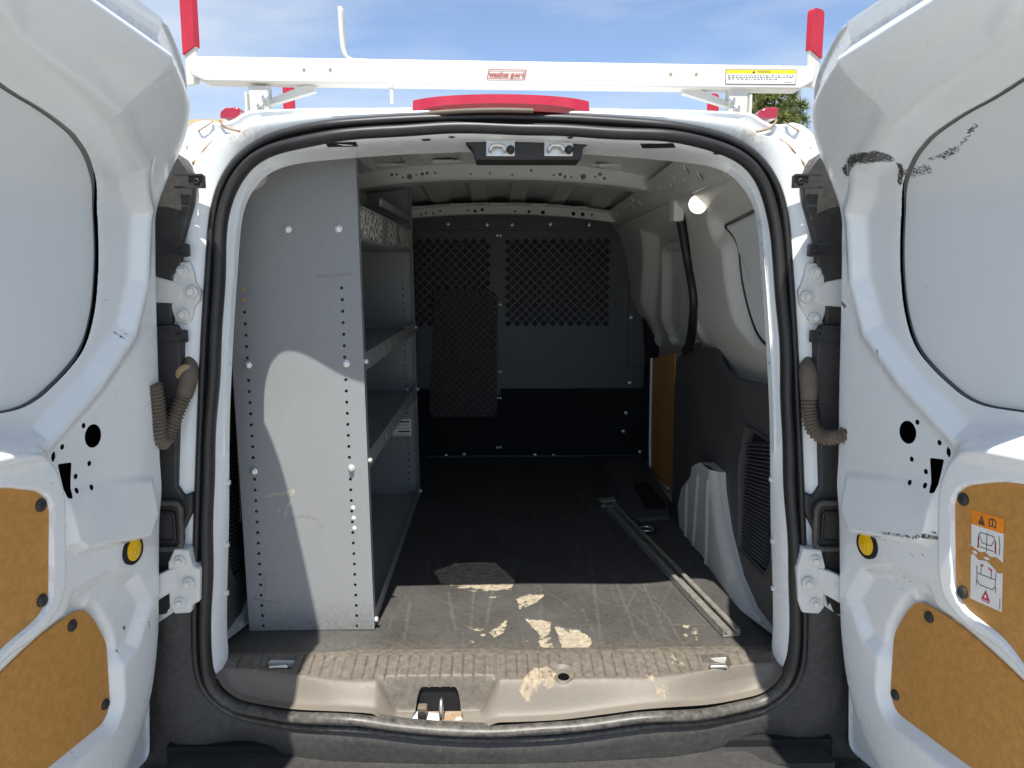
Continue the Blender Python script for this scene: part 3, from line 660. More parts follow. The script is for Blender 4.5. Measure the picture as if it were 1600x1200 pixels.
strokes('label_drawing', [[(.20,.60),(.22,.76),(.30,.80),(.70,.80),(.78,.76),(.80,.60)], [(.22,.68),(.78,.68)], [(.34,.56),(.34,.68)], [(.66,.58),(.66,.68)], [(.2,.76),(.2,.82)], [(.8,.76),(.8,.82)], [(.94,.86),(.94,.98)]], 'lbldark', .010)
strokes('label_arrow', [[(.24,.27),(.23,.40)], [(.76,.27),(.77,.40)], [(.32,.585),(.42,.57)], [(.56,.575),(.68,.60)]], 'lblred', .022)
obj('label_triangle', poly([(.5,.83),(.36,.945),(.64,.945)], .001), 'lblred', doorR, 0)
obj('label_mark', poly([(.5,.875),(.455,.92),(.545,.92)], .0014), 'lblwhite', doorR, 0)
strokes('label_drawing', [[(.38,.945),(.42,.965),(.5,.955)], [(.5,.955),(.58,.97),(.62,.945)]], 'lblred', .012)

# ================================================================== hinges, covers, hoses between doors and body
def mir(p, s): return np.array([s*abs(p[0]), p[1], p[2]]) if s else p
def polyY(pts, Y): return [on_y(x, y, Y) for x, y in pts]
def polyD(pts, Y): return [on_yd(x, y, Y) for x, y in pts]
hexb = mesh_of('hinge_bolt', *(lambda B_: (B_.v, B_.f))(MB().add(lathe([(.0125,-.004),(.0125,.002),(.011,.004)], 20, (0,0,0), (0,-1,0))).add(lathe([(.0075,.003),(.0075,.010),(.0065,.0115),(.003,.0118)], 6, (0,0,0), (0,-1,0)))), 'cast', 40)
for side, plate_px, bolts, arm, dk in (
    (-1, [(272,410),(296,408),(303,428),(304,440),(313,455),(311,470),(303,480),(300,500),(290,508),(274,504),(266,480),(264,440)], [(285,424),(300,456),(287,492)], [(236,430),(272,440),(284,446),(284,466),(270,474),(236,473)], 0),
    (-1, [(272,858),(294,860),(300,885),(312,890),(312,940),(300,946),(298,958),(272,960),(264,945),(262,880)], [(281,877),(294,912),(282,942)], [(226,908),(256,894),(272,888),(278,915),(268,925),(226,952)], 1),
    (1, [(1262,410),(1284,412),(1292,440),(1293,480),(1284,508),(1266,506),(1258,490),(1250,475),(1248,455),(1254,442),(1258,428)], [(1274,426),(1260,464),(1272,497)], [(1278,448),(1292,440),(1326,433),(1326,481),(1290,478),(1276,470)], 0),
    (1, [(1256,858),(1284,860),(1290,885),(1288,950),(1280,960),(1254,958),(1248,940),(1246,890)], [(1273,876),(1262,911),(1273,943)], [(1280,888),(1300,894),(1332,908),(1332,954),(1290,930),(1278,918)], 1)):
    P = polyD(plate_px, -.174+.048*(1-dk)); P = [p for p in P]
    hi = obj('door_hinge', prism(P, (0, .034+.02*dk, 0)), 'cast', van, 35, bev=.004, bseg=3)
    pa_ = polyD(arm, -.178+.048*(1-dk)); obj('hinge_arm', prism(pa_, (0, .016, 0)), 'cast', hi, 35, bev=.003)
    for q, (x, y) in enumerate(bolts): link('hinge_bolt', hexb, hi, on_yd(x, y, -.176+.048*(1-dk)-(.004 if q == 1 else 0)), (0, random.random(), 0))
    # raised foundry marks on the arm
    B_ = MB(); c0 = np.mean(pa_, 0)
    for i in range(3):
        for j in range(5):
            q = c0+np.array([side*(.004+.009*i), -.0005, .012-.006*j]); wq_ = .0022+.0016*random.random()
            if random.random() < .8: B_.add(box(q[0]-wq_, q[0]+wq_, DC-.1788+.048*(1-dk), DC-.1770+.048*(1-dk), q[2]-.0014, q[2]+.0014))
    o = obj('casting_marks', B_, 'cast', hi, 0); o['kind'] = 'stuff'
clipm = MB(); clipm.add(box(-.014,.014,-.010,.004,-.012,.012)).add(box(-.040,.014,-.016,-.008,.010,.0135)).add(box(-.040,.014,-.016,-.008,-.0135,-.010))
clip_mesh = {s: mesh_of('clip', [(p[0]*(-s), p[1], p[2]) for p in clipm.v], clipm.f, 'plastic', 0) for s in (-1, 1)}
scr = mesh_of('screw', *lathe([(.006,-.002),(.006,.002),(.004,.0035),(.003,.001),(.0,.001)], 12, (0,0,0), (0,-1,0)), 'plastic', 40)
for s in (-1, 1):
    mx_ = (lambda x: x) if s < 0 else (lambda x: 1558-x)
    up_c = obj('lamp_gap_cover', prism(polyD([(mx_(x), y) for x, y in [(264,234),(284,247),(304,276),(300,320),(292,350),(284,380),(282,415),(272,432),(268,510),(208,510),(222,330)]][::(1 if s < 0 else -1)], -.128), (0,.075,0)), 'plastic', van, 40, {'dust': np.full(22, .25), 'wear': np.full(22, .05)}, bev=.006, bseg=3)
    for (x, y) in ((309, 284), (285, 391)):
        c = on_yd(mx_(x), y, -.136); link('clip', clip_mesh[s], up_c, c); link('screw', scr, up_c, c+np.array([s*-.002, -.011, 0]))
    lo_c = obj('lamp_gap_cover', prism(polyD([(mx_(x), y) for x, y in [(212,512),(270,508),(281,530),(282,610),(277,650),(276,760),(286,776),(300,770),(300,800),(272,862),(268,962),(200,962)]][::(1 if s < 0 else -1)], -.150), (0,.075,0)), 'plastic', van, 40, {'dust': np.full(24, .1)}, bev=.005, bseg=2)
    c = on_yd(mx_(282), 525, -.136); link('clip', clip_mesh[s], lo_c, c); link('screw', scr, lo_c, c+np.array([0, -.011, 0]))
    # door check rubber cup
    P = roundpoly([(mx_(238),786),(mx_(282),786),(mx_(285),858),(mx_(238),858)], 14, 6); R3 = [on_yd(x, y, -.165) for x, y in P]
    cup = obj('rubber_stop', tube(R3, .0062, 8, closed=True), 'plastic', van, 80, {'dust': np.full(len(P)*8, .7)})
    obj('stop_pad', prism([on_yd(x, y, -.158) for x, y in P][::(1 if s < 0 else -1)], (0,.04,0)), 'plastic', cup, 30)
    P = roundpoly([(mx_(246),800),(mx_(272),800),(mx_(274),846),(mx_(246),846)], 8, 5)
    obj('stop_insert', tube([on_yd(x, y, -.160) for x, y in P], .0035, 6, closed=True), 'rubber', cup, 80)
# corrugated wiring hoses
def hose(path, r, name, boot):
    P = crom(path, 40); n = len(P); sl = np.r_[0, np.cumsum(np.linalg.norm(np.diff(P, axis=0), axis=1))]; t = np.arange(0, sl[-1], .0011)
    P = np.column_stack([np.interp(t, sl, P[:,i]) for i in range(3)]); rr = r*(1+.13*np.sign(np.sin(t/.0072*2*PI))*np.abs(np.sin(t/.0072*2*PI))**.5)
    h = obj(name, tube(P, rr, 14), 'hose', van, 40)
    bt_ = crom(np.column_stack([np.array(boot[0]), boot[1]]), 6); obj('hose_boot', tube(bt_[:, :3], bt_[:, 3], 14), boot[2], h, 60); return h
q = lambda x, y, Y: on_yd(x, y, Y)
hose([q(288,617,-.150), q(276,645,-.165), q(263,676,-.18), q(257,690,-.19), q(250,680,-.20), q(246,640,-.205), q(240,600,-.21)], .0145, 'wiring_hose', ([q(296,560,-.115), q(297,578,-.130), q(293,596,-.142), q(287,620,-.150)], [.010,.017,.0185,.0165], 'hose'))
obj('boot_flange', lathe([(.019,-.01),(.019,.003),(.012,.008)], 20, q(290,584,-.142), (.3,-1,0)), 'boot', van, 50)
hose([q(1264,622,-.150), q(1265,650,-.158), q(1272,672,-.17), q(1288,683,-.185), q(1306,683,-.20), q(1330,675,-.21)], .0145, 'wiring_hose', ([q(1262,562,-.118), q(1262,578,-.136), q(1264,600,-.146), q(1264,624,-.150)], [.010,.018,.0185,.0165], 'hose'))
# seam sealant lines over the shoulders
for s in (-1, 1):
    mx_ = (lambda x: x) if s < 0 else (lambda x: 1558-x)
    for pts, r in (([(300,255),(312,246),(322,236),(332,226),(345,218)], .0035), ([(345,188),(350,196),(358,202),(375,206),(392,206),(420,203)], .0022), ([(290,232),(292,224),(302,213),(304,206),(318,202),(336,190)], .0012)):
        P = [on_s(mx_(x)+random.uniform(-1,1), y+random.uniform(-1,1))+np.array([0,-.006+.012*(abs(x-345) > 30),0]) for x, y in pts]
        obj('seam_sealant', tube(crom(P, 5), r*(1+.3*RNG.random(len(crom(P, 5)))), 6), 'sealant', van, 60)
    c = on_yd(mx_(362), 178, -.07); obj('marker_lamp', prism([(c[0]+dx_*1.0, -.085+DC, c[2]+dz) for dx_, dz in [(-.020,-.012),(-.018,.002),(-.008,.009),(.018,.011),(.022,.006),(.020,-.012)]], (0,.06,0)), 'redlens', van, 40, bev=.004)
# ---- high brake light on the roof edge
def bl_sec(x):
    t = abs(x)/.170; k = max(0., 1-t**6); y0 = -.118+.03*t*t; z1 = 1.176+.004*k-.002*t*t; z0 = 1.148-.003*t*t
    return [(x,y0,z0),(x,y0-.004,z0+.010*k+.002),(x,y0+.012,z1),(x,y0+.05,z1+.004),(x,y0+.09,z0+.004),(x,y0+.09,z0-.006)]
Vb, Fb = loft([bl_sec(x) for x in np.linspace(-.170,.170,41)]); Fb += [tuple(range(6))[::-1], tuple(40*6+i for i in range(6))]
brk = obj('brake_light', (Vb, Fb), 'redlens', van, 45)
obj('brake_light_gasket', tube([(x, -.120+.03*(x/.17)**2, 1.148-.004*(x/.17)**2) for x in np.linspace(-.150,.06,20)], .0045, 8), 'hose', brk, 60)

# ================================================================== inside the load bay
# ---- painted floor under the mat, closed front
obj('load_floor', box(-.68, .68, -.02, 2.2, -.15, -.012), 'white_in', van, 0)
# ---- side walls: heightfield over Y, Z
def wall_x(z):
    return np.interp(z, [-.05,.20,.56,.66,.90,1.02,1.10,1.16], [.700,.700,.700,.645,.610,.575,.52,.44])
def wuv(px, py, off=0.0):
    r = ray(px, py); t = 1.0
    for _ in range(40):
        p = CAM+t*r; t += (float(wall_x(p[2]))-off-p[0])/r[0]*.8
    p = CAM+t*r; return p[1], p[2]
WQ = np.array([wuv(x, y, .01) for x, y in [(1146,372),(1152,430),(1164,485),(1178,525),(1196,543)]])
QWIN = roundpoly(np.vstack([WQ, [(.10, WQ[-1][1]-.005), (.10, WQ[0][1]+.06), (.42, WQ[0][1]+.035)]]), [.05,.05,.05,.05,.05,.02,.02,.03], 4)
SD = np.array([wuv(x, y, -.01) for x, y in [(1022,365),(1088,325),(1100,400),(1111,470),(1104,530),(1094,548),(1020,560)]])
SWIN = np.array([wuv(x, y, -.01) for x, y in [(1034,393),(1042,388),(1092,376),(1096,400),(1106,470),(1104,520),(1090,530),(1048,535)]])
SWIN = roundpoly(SWIN, .03, 4)
def make_wall(s):
    ys = np.arange(.0, 1.861, .008); zs = np.arange(-.05, 1.1601, .008); A, B = np.meshgrid(ys, zs)
    def off(y, z):
        w_ = np.zeros_like(y)
        dq = sdf(y, z, QWIN); w_ += .034*(sm(dq, -.002, .050))*sm(z, .62, .74)*(1-sm(z, 1.0, 1.08))       # shell round the quarter panel
        dsd = sdf(y, z, SD)
        w_ = np.where(y > .75, w_*(sm(dsd, -.01, .03)), w_)-.026*(1-sm(dsd, -.012, .012))
        dsw = sdf(y, z, SWIN); w_ += -.022*(1-sm(dsw, -.006, .012))+.016*np.exp(-((dsw-.012)/.012)**2)
        w_ += .035*sm(z, 1.00, 1.05)*(1-sm(z, 1.09, 1.12))                                                # cant rail
        return w_
    wv = np.zeros_like(A); 
    for (px, py, r, am) in ((1108,338,.02,.35),(1085,430,.012,.35),(1195,590,.03,.3),(1170,570,.01,.3)):
        y0, z0 = wuv(px, py); wv = np.maximum(wv, am*np.exp(-((A-y0)**2+(B-z0)**2)/r**2))
    v, f, at = gridmesh(A, B, lambda y, z: np.stack([s*(wall_x(z)-off(y, z)), y, z], -1), attrs={'wear': wv+.03})
    if s < 0: f = f[:, ::-1]
    W = obj('side_wall', (v, f), 'white_in', van, 50, at)
    for nm, P, dw in (('window_blank', QWIN, .002), ('window_blank', SWIN, -.043)):
        gp = [(s*(wall_x(z)-dw+.004), y, z) for y, z in P]
        pl = [(s*(wall_x(z)-dw), y, z) for y, z in P+.012*(P.mean(0)-P)/np.linalg.norm(P.mean(0)-P, axis=1)[:,None]]
        ctr = P.mean(0); n = len(P)
        Vp = pl+[(s*(wall_x(P.mean(0)[1]*.5+z*.5)-dw), .5*(y+ctr[0]), .5*(z+ctr[1])) for y, z in P]+[(s*(wall_x(ctr[1])-dw), ctr[0], ctr[1])]
        Fp = [(i, (i+1) % n, n+(i+1) % n, n+i) for i in range(n)]+[(n+i, n+(i+1) % n, 2*n) for i in range(n)]
        Vp2 = Vp+[(s*(wall_x(z)-dw+.012), p[1], p[2]) for p, (y, z) in zip(pl, P)]
        Fp += [(i, 2*n+1+i, 2*n+1+(i+1) % n, (i+1) % n) for i in range(n)]
        obj(nm, (Vp2, Fp), 'blank', W, 40)
        obj('panel_gap', tube([(s*(wall_x(z)-dw+.002), y, z) for y, z in P], .0045, 6, closed=True), 'rubber', W, 60)
    sp = crom([(s*(float(wall_x(z))-.042), y, z) for y, z in SD[1:6]], 8)
    obj('slide_door_seal', tube(sp, .015, 8), 'rubber', W, 60)
    return W
wallR = make_wall(1); wallL = make_wall(-1)
# ---- charcoal lower trims with louvred vents
vent = np.array([on_x(x, y, .640)[1:] for x, y in [(1166,664),(1208,692),(1206,878),(1196,902),(1154,858),(1155,728)]])
def make_trim(s):
    XT = .640
    top = [on_x(x, y, XT)[1:] for x, y in [(1050,800),(1052,600),(1056,556),(1072,545),(1096,543),(1108,546),(1114,560),(1122,577),(1136,588),(1155,594),(1188,602),(1196,590),(1204,577),(1222,572)]]
    P = [(p[0], p[1]) for p in top]; P += [(-.03, P[-1][1]+.01), (-.03,-.008), (P[0][0],-.008)]
    hole = [tuple(p) for p in roundpoly(vent+.010*(vent.mean(0)-vent)/np.linalg.norm(vent.mean(0)-vent, axis=1)[:,None], .012, 4)]
    vf = plate(P, [hole], lambda a, b, d: (s*(XT+.012*sm(np.array(b), .35, .6)+d), a, b), .022)
    n = len(vf[0]); t = obj('side_trim', vf, 'trim', van, 35, {'dust': np.full(n, .10), 'wear': np.full(n, .07)}, bev=.004)
    obj('vent_backing', prism([(s*(XT+.020), y, z) for y, z in vent], (s*.004,0,0)), 'black', t, 0)
    vr = roundpoly(vent, .014, 4); obj('vent_frame', tube([(s*XT, y, z) for y, z in vr], .0042, 6, closed=True), 'trim', t, 60)
    z0, z1 = vent[:,1].min()+.012, vent[:,1].max()-.012; c = vent.mean(0); inn = vent+.014*(c-vent)/np.linalg.norm(c-vent, axis=1)[:,None]
    k = np.array(hole)
    # slats follow the slanted ends of the frame
    for i in range(30):
        f_ = (i+.5)/30
        za = np.interp(f_, [0, 1], [vent[5][1]+.02-.0, vent[4][1]+.008]); zc = np.interp(f_, [0, 1], [vent[1][1]-.016+.01, vent[3][1]+.012])
        ya = vent[4][0]-.010; yb = vent[1][0]+.010
        z_a = np.interp(f_, [0, 1], [vent[0][1]-.050, vent[4][1]+.006]); z_b = np.interp(f_, [0, 1], [vent[1][1]-.006, vent[3][1]+.016])
        pr = [(s*(XT+.002), ya, z_a), (s*(XT+.002), yb, z_b), (s*(XT+.016), yb, z_b+.007), (s*(XT+.016), ya, z_a+.007)]
        obj('vent_slat', prism(pr, (0, 0, .0024)), 'trim', t, 0)
    return t
trimR = make_trim(1); trimL = make_trim(-1)
# ---- wheel arch pressings (white metal showing inside the trim)
def make_arch(s):
    q = lambda x, y, X: on_x(x, y, X)
    prof = [(1062,822,.604),(1066,790,.618),(1074,762,.622),(1090,745,.625),(1096,728,.632),(1108,722,.628),(1128,738,.630)]
    lowr = [(1062,822,.604),(1068,832,.604),(1086,855,.603),(1090,870,.603),(1118,908,.602),(1150,950,.600),(1203,1005,.596)]
    uppr = [(1128,738,.630),(1130,770,.630),(1138,830,.628),(1150,900,.618),(1165,950,.608),(1185,985,.600),(1203,1003,.596)]
    pts = [q(*p) for p in prof]+[q(*p) for p in uppr[1:]]+[q(*p) for p in lowr[1:-1]][::-1]
    P2 = np.array([(p[1], p[2]) for p in pts]); ys = np.arange(P2[:,0].min(), P2[:,0].max()+.006, .005); zs = np.arange(-.008, P2[:,1].max()+.006, .005); A, B = np.meshgrid(ys, zs)
    P2[:,1] = np.maximum(P2[:,1], -.007)
    up2 = np.array([q(*p)[1:] for p in uppr])
    def pos(y, z):
        d = sdf(y, z, P2); du_ = sdf(y, z, up2, closed=False)
        x = .602+.022*np.exp(-(du_/.022)**2)
        for px, py, px2, py2 in ((1100,745,1092,856),(1116,752,1112,905),(1082,760,1080,838)):
            a_, b_ = q(px, py, .62), q(px2, py2, .62); dd = sdf(y, z, [a_[1:], b_[1:]], closed=False); x = x-.006*np.exp(-(dd/.008)**2)
        return np.stack([s*x, y, z], -1)
    wv = np.zeros_like(A)
    for x, y, am in ((1140,880,.42),(1146,905,.45),(1137,865,.35),(1150,920,.4),(1082,795,.4),(1091,802,.5),(1180,975,.3)):
        c = q(x, y, .625); wv = np.maximum(wv, am*np.exp(-((A-c[1])**2+(B-c[2])**2)/.012**2))
    v, f, at = gridmesh(A, B, pos, cut=[(lambda y, z: sdf(y, z, P2), True)], attrs={'wear': wv, 'dust': np.full_like(A, .12)})
    if s < 0: f = f[:, ::-1]
    n = len(P2); e0 = pos(P2[:,0], P2[:,1]); e1 = e0.copy(); e1[:,0] += s*.05; ev, ef = loft([e0, e1]); n0 = len(v)
    o = obj('wheel_arch', (np.vstack([v, ev]), [tuple(i) for i in f.tolist()]+[tuple(i+n0 for i in (g_ if s > 0 else g_[::-1])) for g_ in ef]), 'white_in', van, 45, {k: np.r_[x, np.zeros(len(ev))] for k, x in at.items()})
make_arch(1); make_arch(-1)
# ---- brown board low on the sliding door, dark sill well in front of it
bd = [on_x(x, y, .660) for x, y in [(1020,560),(1054,552),(1054,780),(1046,764),(1030,752),(1018,735)]]
for s in (-1, 1): obj('door_board', prism([(s*p[0], p[1], p[2]) for p in bd], (s*.006,0,0)), 'board', van, 0, bev=.002)
for s in (-1, 1): obj('board_edge', tube(crom([(s*.657, p[1]+.012, p[2]) for p in [bd[0], bd[5], bd[4], bd[3]]], 5), .006, 6), 'white_in', van, 60)
wz = [on_z(x, y, .004) for x, y in [(938,722),(1002,715),(1015,730),(1046,786),(1046,810),(1000,815),(972,805),(964,790),(968,765),(952,745)]]
obj('step_well_trim', prism([(p[0], p[1], .014) for p in [w_ for w_ in wz]][::-1], (0,0,-.020)), 'trim', van, 30, bev=.005)
obj('step_well_tray', prism([(*on_z(x, y, .014)[:2], .0155) for x, y in [(988,757),(1010,752),(1040,785),(1040,795),(1008,795)]][::-1], (0,0,-.001)), 'black', van, 0)
c = on_z(1010, 828, .003)
obj('floor_ring_cup', lathe([(.044,-.004),(.044,.002),(.036,.003),(.030,-.002),(.0,-.002)], 24, (c[0], c[1], .002), (0,0,1)), 'plastic', van, 40)
obj('floor_ring', tube([(c[0]+.022*math.cos(t), c[1]+.022*math.sin(t), .006) for t in np.linspace(0, 2*PI, 20, endpoint=False)], .004, 6, closed=True), 'steel', van, 60)
# ---- roof: skin, bows, cant rails
def roof_z(x, y): return 1.198-.062*(1-sm(y, .02, .50))-.075*np.clip(np.abs(x)/.6, 0, 1)**2.4-.030*sm(y, .9, 1.8)
xs = np.arange(-.62, .6201, .01); ys = np.arange(.02, 1.881, .02); A, B = np.meshgrid(xs, ys)
pr_ = np.zeros_like(A)
def rz(x, y): 
    k = np.zeros_like(x)
    for xc in (-.42,-.25,-.08,.08,.25,.42): k = np.maximum(k, sm(.045-np.abs(x-xc), 0, .012))
    return roof_z(x, y)-.015*k
v, f, _ = gridmesh(A, B, lambda x, y: np.stack([x, y, rz(x, y)], -1))
obj('roof_skin', (v, f[:, ::-1]), 'white_in', van, 30)
def bow(Y, zt, zb, hw, drop, holes, depth, m='white_in'):
    xs = np.linspace(-hw, hw, 49); arch = lambda x: -drop*(np.abs(x)/hw)**2.2
    outer = [(x, zb+arch(x)) for x in xs]+[(x, zt+arch(x)) for x in xs[::-1]]
    H = [circ(x, (zt*(.5-dz)+zb*(.5+dz))+float(arch(np.array(x))), r, 8) for x, dz, r in holes]
    b = obj('roof_bow', plate(outer, H, lambda a, b_, d: (a, Y+d, b_), .006), m, van, 30)
    st = []
    for y, dz in ((Y-.012,-.001),(Y,0)): st.append([(x, y, zb+float(arch(x))+dz) for x in xs])
    obj('bow_flange', loft([[(x, Y-.016, zb+float(arch(x))-.004) for x in xs], [(x, Y-.001, zb+float(arch(x))-.001) for x in xs], [(x, Y+depth, zb+float(arch(x))-.001) for x in xs]], closed=False), m, b, 30)
    obj('bow_flange', loft([[(x, Y-.020, zt+float(arch(x))+.010) for x in xs], [(x, Y-.001, zt+float(arch(x))+.001) for x in xs], [(x, Y+depth, zt+float(arch(x))+.001) for x in xs]], closed=False), m, b, 30)
    return b
h1 = []
for x in (-.335,-.32,-.30,-.26,-.24,-.225,-.2,-.09,-.03,.04,.10,.17,.19,.205,.225,.30,.315,.33): h1.append((x, random.uniform(-.15,.2), random.choice([.0035,.0045,.0055])))
h1 += [(-.28,.1,.009),(.262,.1,.009)]
b1 = bow(.83, 1.182, 1.132, .56, .050, h1, .06)
h2 = [(x, random.uniform(-.1,.2), random.choice([.005,.007,.009])) for x in (-.33,-.31,-.28,-.25,-.13,-.1,-.07,.07,.13,.19,.32,.36,.40)]
b2 = bow(1.70, 1.128, 1.092, .58, .05, h2, .05)
for xc in (-.34,-.17,0,.17,.34):        # the clips that carry the skin on the bows
    for (Y, z) in ((.82, 1.185), (1.69, 1.130)):
        obj('bow_clip', box(xc-.035, xc+.035, Y-.03, Y+.0, z-.004-.04*(abs(xc)/.56)**2.2, z+.006-.04*(abs(xc)/.56)**2.2), 'white_in', b1 if Y < 1 else b2, 0, bev=.003)
for s in (-1, 1):
    hs = [circ(y, 1.09+.012*math.sin(y*40), random.choice([.005,.008,.011]), 8) for y in np.arange(.28, 1.6, .07)]
    cr = obj('cant_rail', plate([(.12,1.060),(1.75,1.035),(1.75,1.10),(.12,1.135)], hs, lambda a, b_, d: (s*(.500-(b_-1.06)*.75+d), a, b_), .004), 'white_in', van, 30)
    obj('rail_flange', prism([(s*.503,.12,1.060),(s*.503,1.75,1.035),(s*.60,1.75,1.03),(s*.60,.12,1.055)], (0,0,-.003)), 'white_in', cr, 0)
# dangling plastic clip, small lit lamp for the bright spot at the pillar corner
bpy.context.view_layer.update()
def hit(o, px, py, lift=.0009):
    """point where the sight line through a photo pixel meets a finished part, lifted a hair off its surface"""
    c0 = WL[o.name]; r = ray(px, py); r = r/np.linalg.norm(r); ok, p, n, _ = o.ray_cast(Vector(CAM-c0), Vector(r))
    return np.array(p)+c0-r*lift if ok else None
c = hit(wallR, 1059, 324, .03); obj('pillar_cap', box(c[0]-.016, c[0]+.016, c[1]-.02, c[1]+.04, c[2]-.040, c[2]+.040), 'cast', van, 30, bev=.007, bseg=3)
c = hit(wallR, 1091, 319, .022)
lamp = obj('cargo_lamp', lathe([(.028,-.03),(.028,.0),(.025,.005)], 20, c, (-.55,-.75,-.35)), 'cast', van, 40)
obj('lamp_lens', lathe([(.0245,.003),(.023,.009),(.016,.013),(.0,.015)], 20, c, (-.55,-.75,-.35)), 'lamp', lamp, 40)
# ---- latch catch box under the header
lb = obj('latch_box', prism(polyY([(724,204),(928,206),(926,224),(912,228),(908,250),(742,250),(738,230),(727,224)], -.050), (0,.08,0)), 'plastic', van, 30, bev=.004)
for px in (782, 873):
    c = on_y(px, 231, -.0535)
    obj('catch_plate', box(c[0]-.029, c[0]+.029, -.0525, -.048, c[2]-.016, c[2]+.017), 'steel', lb, 0, bev=.003)
    P = [(c[0]-.020,-.050,c[2]-.008),(c[0]-.020,-.068,c[2]-.006),(c[0]-.015,-.070,c[2]+.002),(c[0]+.003,-.070,c[2]+.002),(c[0]+.008,-.068,c[2]-.006),(c[0]+.008,-.050,c[2]-.008)]
    obj('catch_loop', tube(crom(P, 4), .0038, 8), 'bolt', lb, 60)
    obj('catch_bolt', lathe([(.008,0),(.008,.012),(.005,.016),(.0,.016)], 12, (c[0]+.020,-.052,c[2]-.004), (0,-1,0)), 'plastic', lb, 40)
# slots punched in the header
bpy.context.view_layer.update()
for x0, x1, y0_, y1_ in ((508,560,222,229),(1000,1056,224,231),(437,455,231,234),(1113,1130,238,241),(658,674,217,219.5),(700,712,213,215),(885,897,214,216)):
    q4 = [hit(flange, x, y, .0035) for x, y in ((x0,y0_+1),(x1-4,y0_),(x1,y1_),(x0+4,y1_+1))]
    if all(p is not None for p in q4): obj('header_slot', ([tuple(p) for p in q4], [(0,1,2,3)]), 'black', van, 0)
# flange bolts
fb = mesh_of('flange_bolt', *lathe([(.010,-.002),(.010,.002),(.006,.003),(.0055,.008),(.0,.009)], 10, (0,0,0), (1,0,0)), 'cast', 40)
for s in (-1, 1):
    for z in (.40, .26, .15): link('flange_bolt', fb, van, (s*float(np.interp(z, OP[(OP[:,0] > .3), 1][::-1], OP[(OP[:,0] > .3), 0][::-1])-.044), -.085+DC, z), (0, 0, PI if s > 0 else 0))
    for z, r in ((.46,.006),(.30,.004),(.66,.007),(.70,.004)):
        xx = s*float(np.interp(z, OP[(OP[:,0] > .3), 1][::-1], OP[(OP[:,0] > .3), 0][::-1])-.0435)
        obj('flange_hole', lathe([(r*1.2,-.001),(r*1.2,.0025)], 10, (xx, -.080+DC, z), (-s,0,0)), 'black', van, 0)
# thin wire beside the shelf
obj('loose_wire', tube(crom([on_y(x, y, .12) for x, y in [(350,515),(360,570),(368,640),(372,720),(376,800),(374,815)]], 6), .0022, 6), 'wire', van, 60)

# ================================================================== floor mat
mxs = np.arange(-.640, .6401, .0045); mys = np.arange(.004, 1.8301, .0045); A, B = np.meshgrid(mxs, mys)
z0 = lambda x, y: on_z(x, y, .0)[:2]
wv = np.zeros_like(A)
for pts, am in (([(680,893),(712,880),(760,878),(775,880),(803,905),(800,918),(770,922),(690,910)], .66), ([(808,937),(822,930),(850,930),(838,942),(812,952)], .6), ([(765,987),(792,970),(786,988),(772,996)], .6), ([(822,968),(860,972),(858,990),(845,998),(838,985)], .64), ([(868,980),(905,985),(924,1000),(918,1016),(880,1012)], .66), ([(842,1002),(860,995),(864,1012),(846,1010)], .6),
    ([(722,975),(732,978),(760,982),(750,986),(735,983)], .5), ([(735,966),(750,968),(748,973)], .44), ([(765,934),(782,931),(780,936)], .5), ([(730,1000),(742,1000),(740,1008)], .46), ([(748,990),(758,988),(755,996)], .46), ([(690,912),(740,918),(802,915),(800,922),(740,924)], .5), ([(812,998),(828,1000),(820,1004)], .44), ([(700,848),(712,846),(712,850)], .35), ([(1066,975),(1086,978),(1094,1000),(1072,1003)], .44), ([(718,985),(726,987),(722,992)], .4)):
    P = [z0(*p) for p in pts]; wv = np.maximum(wv, am*(1-sm(sdf(A, B, P), -.002, .010)))
dust = .10+.22*(1-sm(B, .05, .75))+.35*np.exp(-((B-.02)/.03)**2)
for pts in ([(700,925),(712,985)], [(735,880),(740,930),(735,990)], [(905,770),(1000,900),(1040,990)], [(920,850),(940,1010)], [(640,940),(632,1000)], [(1045,975),(1110,975)], [(960,900),(1000,1010)], [(770,920),(760,975)]):
    P = [z0(*p) for p in pts]; dust = np.maximum(dust, .95*np.exp(-(sdf(A, B, P, closed=False)/.004)**2))
rgs = np.random.default_rng(21)
for _ in range(70):
    x0_, y0_ = rgs.uniform(-.28,.6), rgs.uniform(.03,1.1); a_ = rgs.normal(PI/2, .35); l_ = rgs.uniform(.03,.28)
    P = [(x0_, y0_), (x0_+l_*.5*math.cos(a_)+rgs.normal(0,.006), y0_+l_*.5*math.sin(a_)), (x0_+l_*math.cos(a_), y0_+l_*math.sin(a_))]
    m = (A > min(p[0] for p in P)-.02) & (A < max(p[0] for p in P)+.02) & (B > min(p[1] for p in P)-.02) & (B < max(p[1] for p in P)+.02)
    if m.any():
        dd = sdf(A[m][None], B[m][None], P, closed=False)[0]; dust[m] = np.maximum(dust[m], rgs.uniform(.5,1.0)*np.exp(-(dd/.0035)**2))
lump = .0015*np.sin(A*9+B*3)*np.sin(B*7)
ins = wv > .3
v, f, at = gridmesh(A, B, lambda x, y: np.stack([x, y, .0+lump-.0025*sm(wv, .45, .6)], -1), attrs={'wear': wv, 'dust': np.clip(dust, 0, 1)})
P0 = thing('floor_mat', (0, .9, -.012), 'worn black rubber mat with torn tan patches covering the van floor', 'floor mat')
obj('mat_sheet', (v, f), 'mat', P0, 60, at)
obj('mat_edge', box(-.62, .62, .0035, .012, -.011, -.004), 'mat', P0, 0)

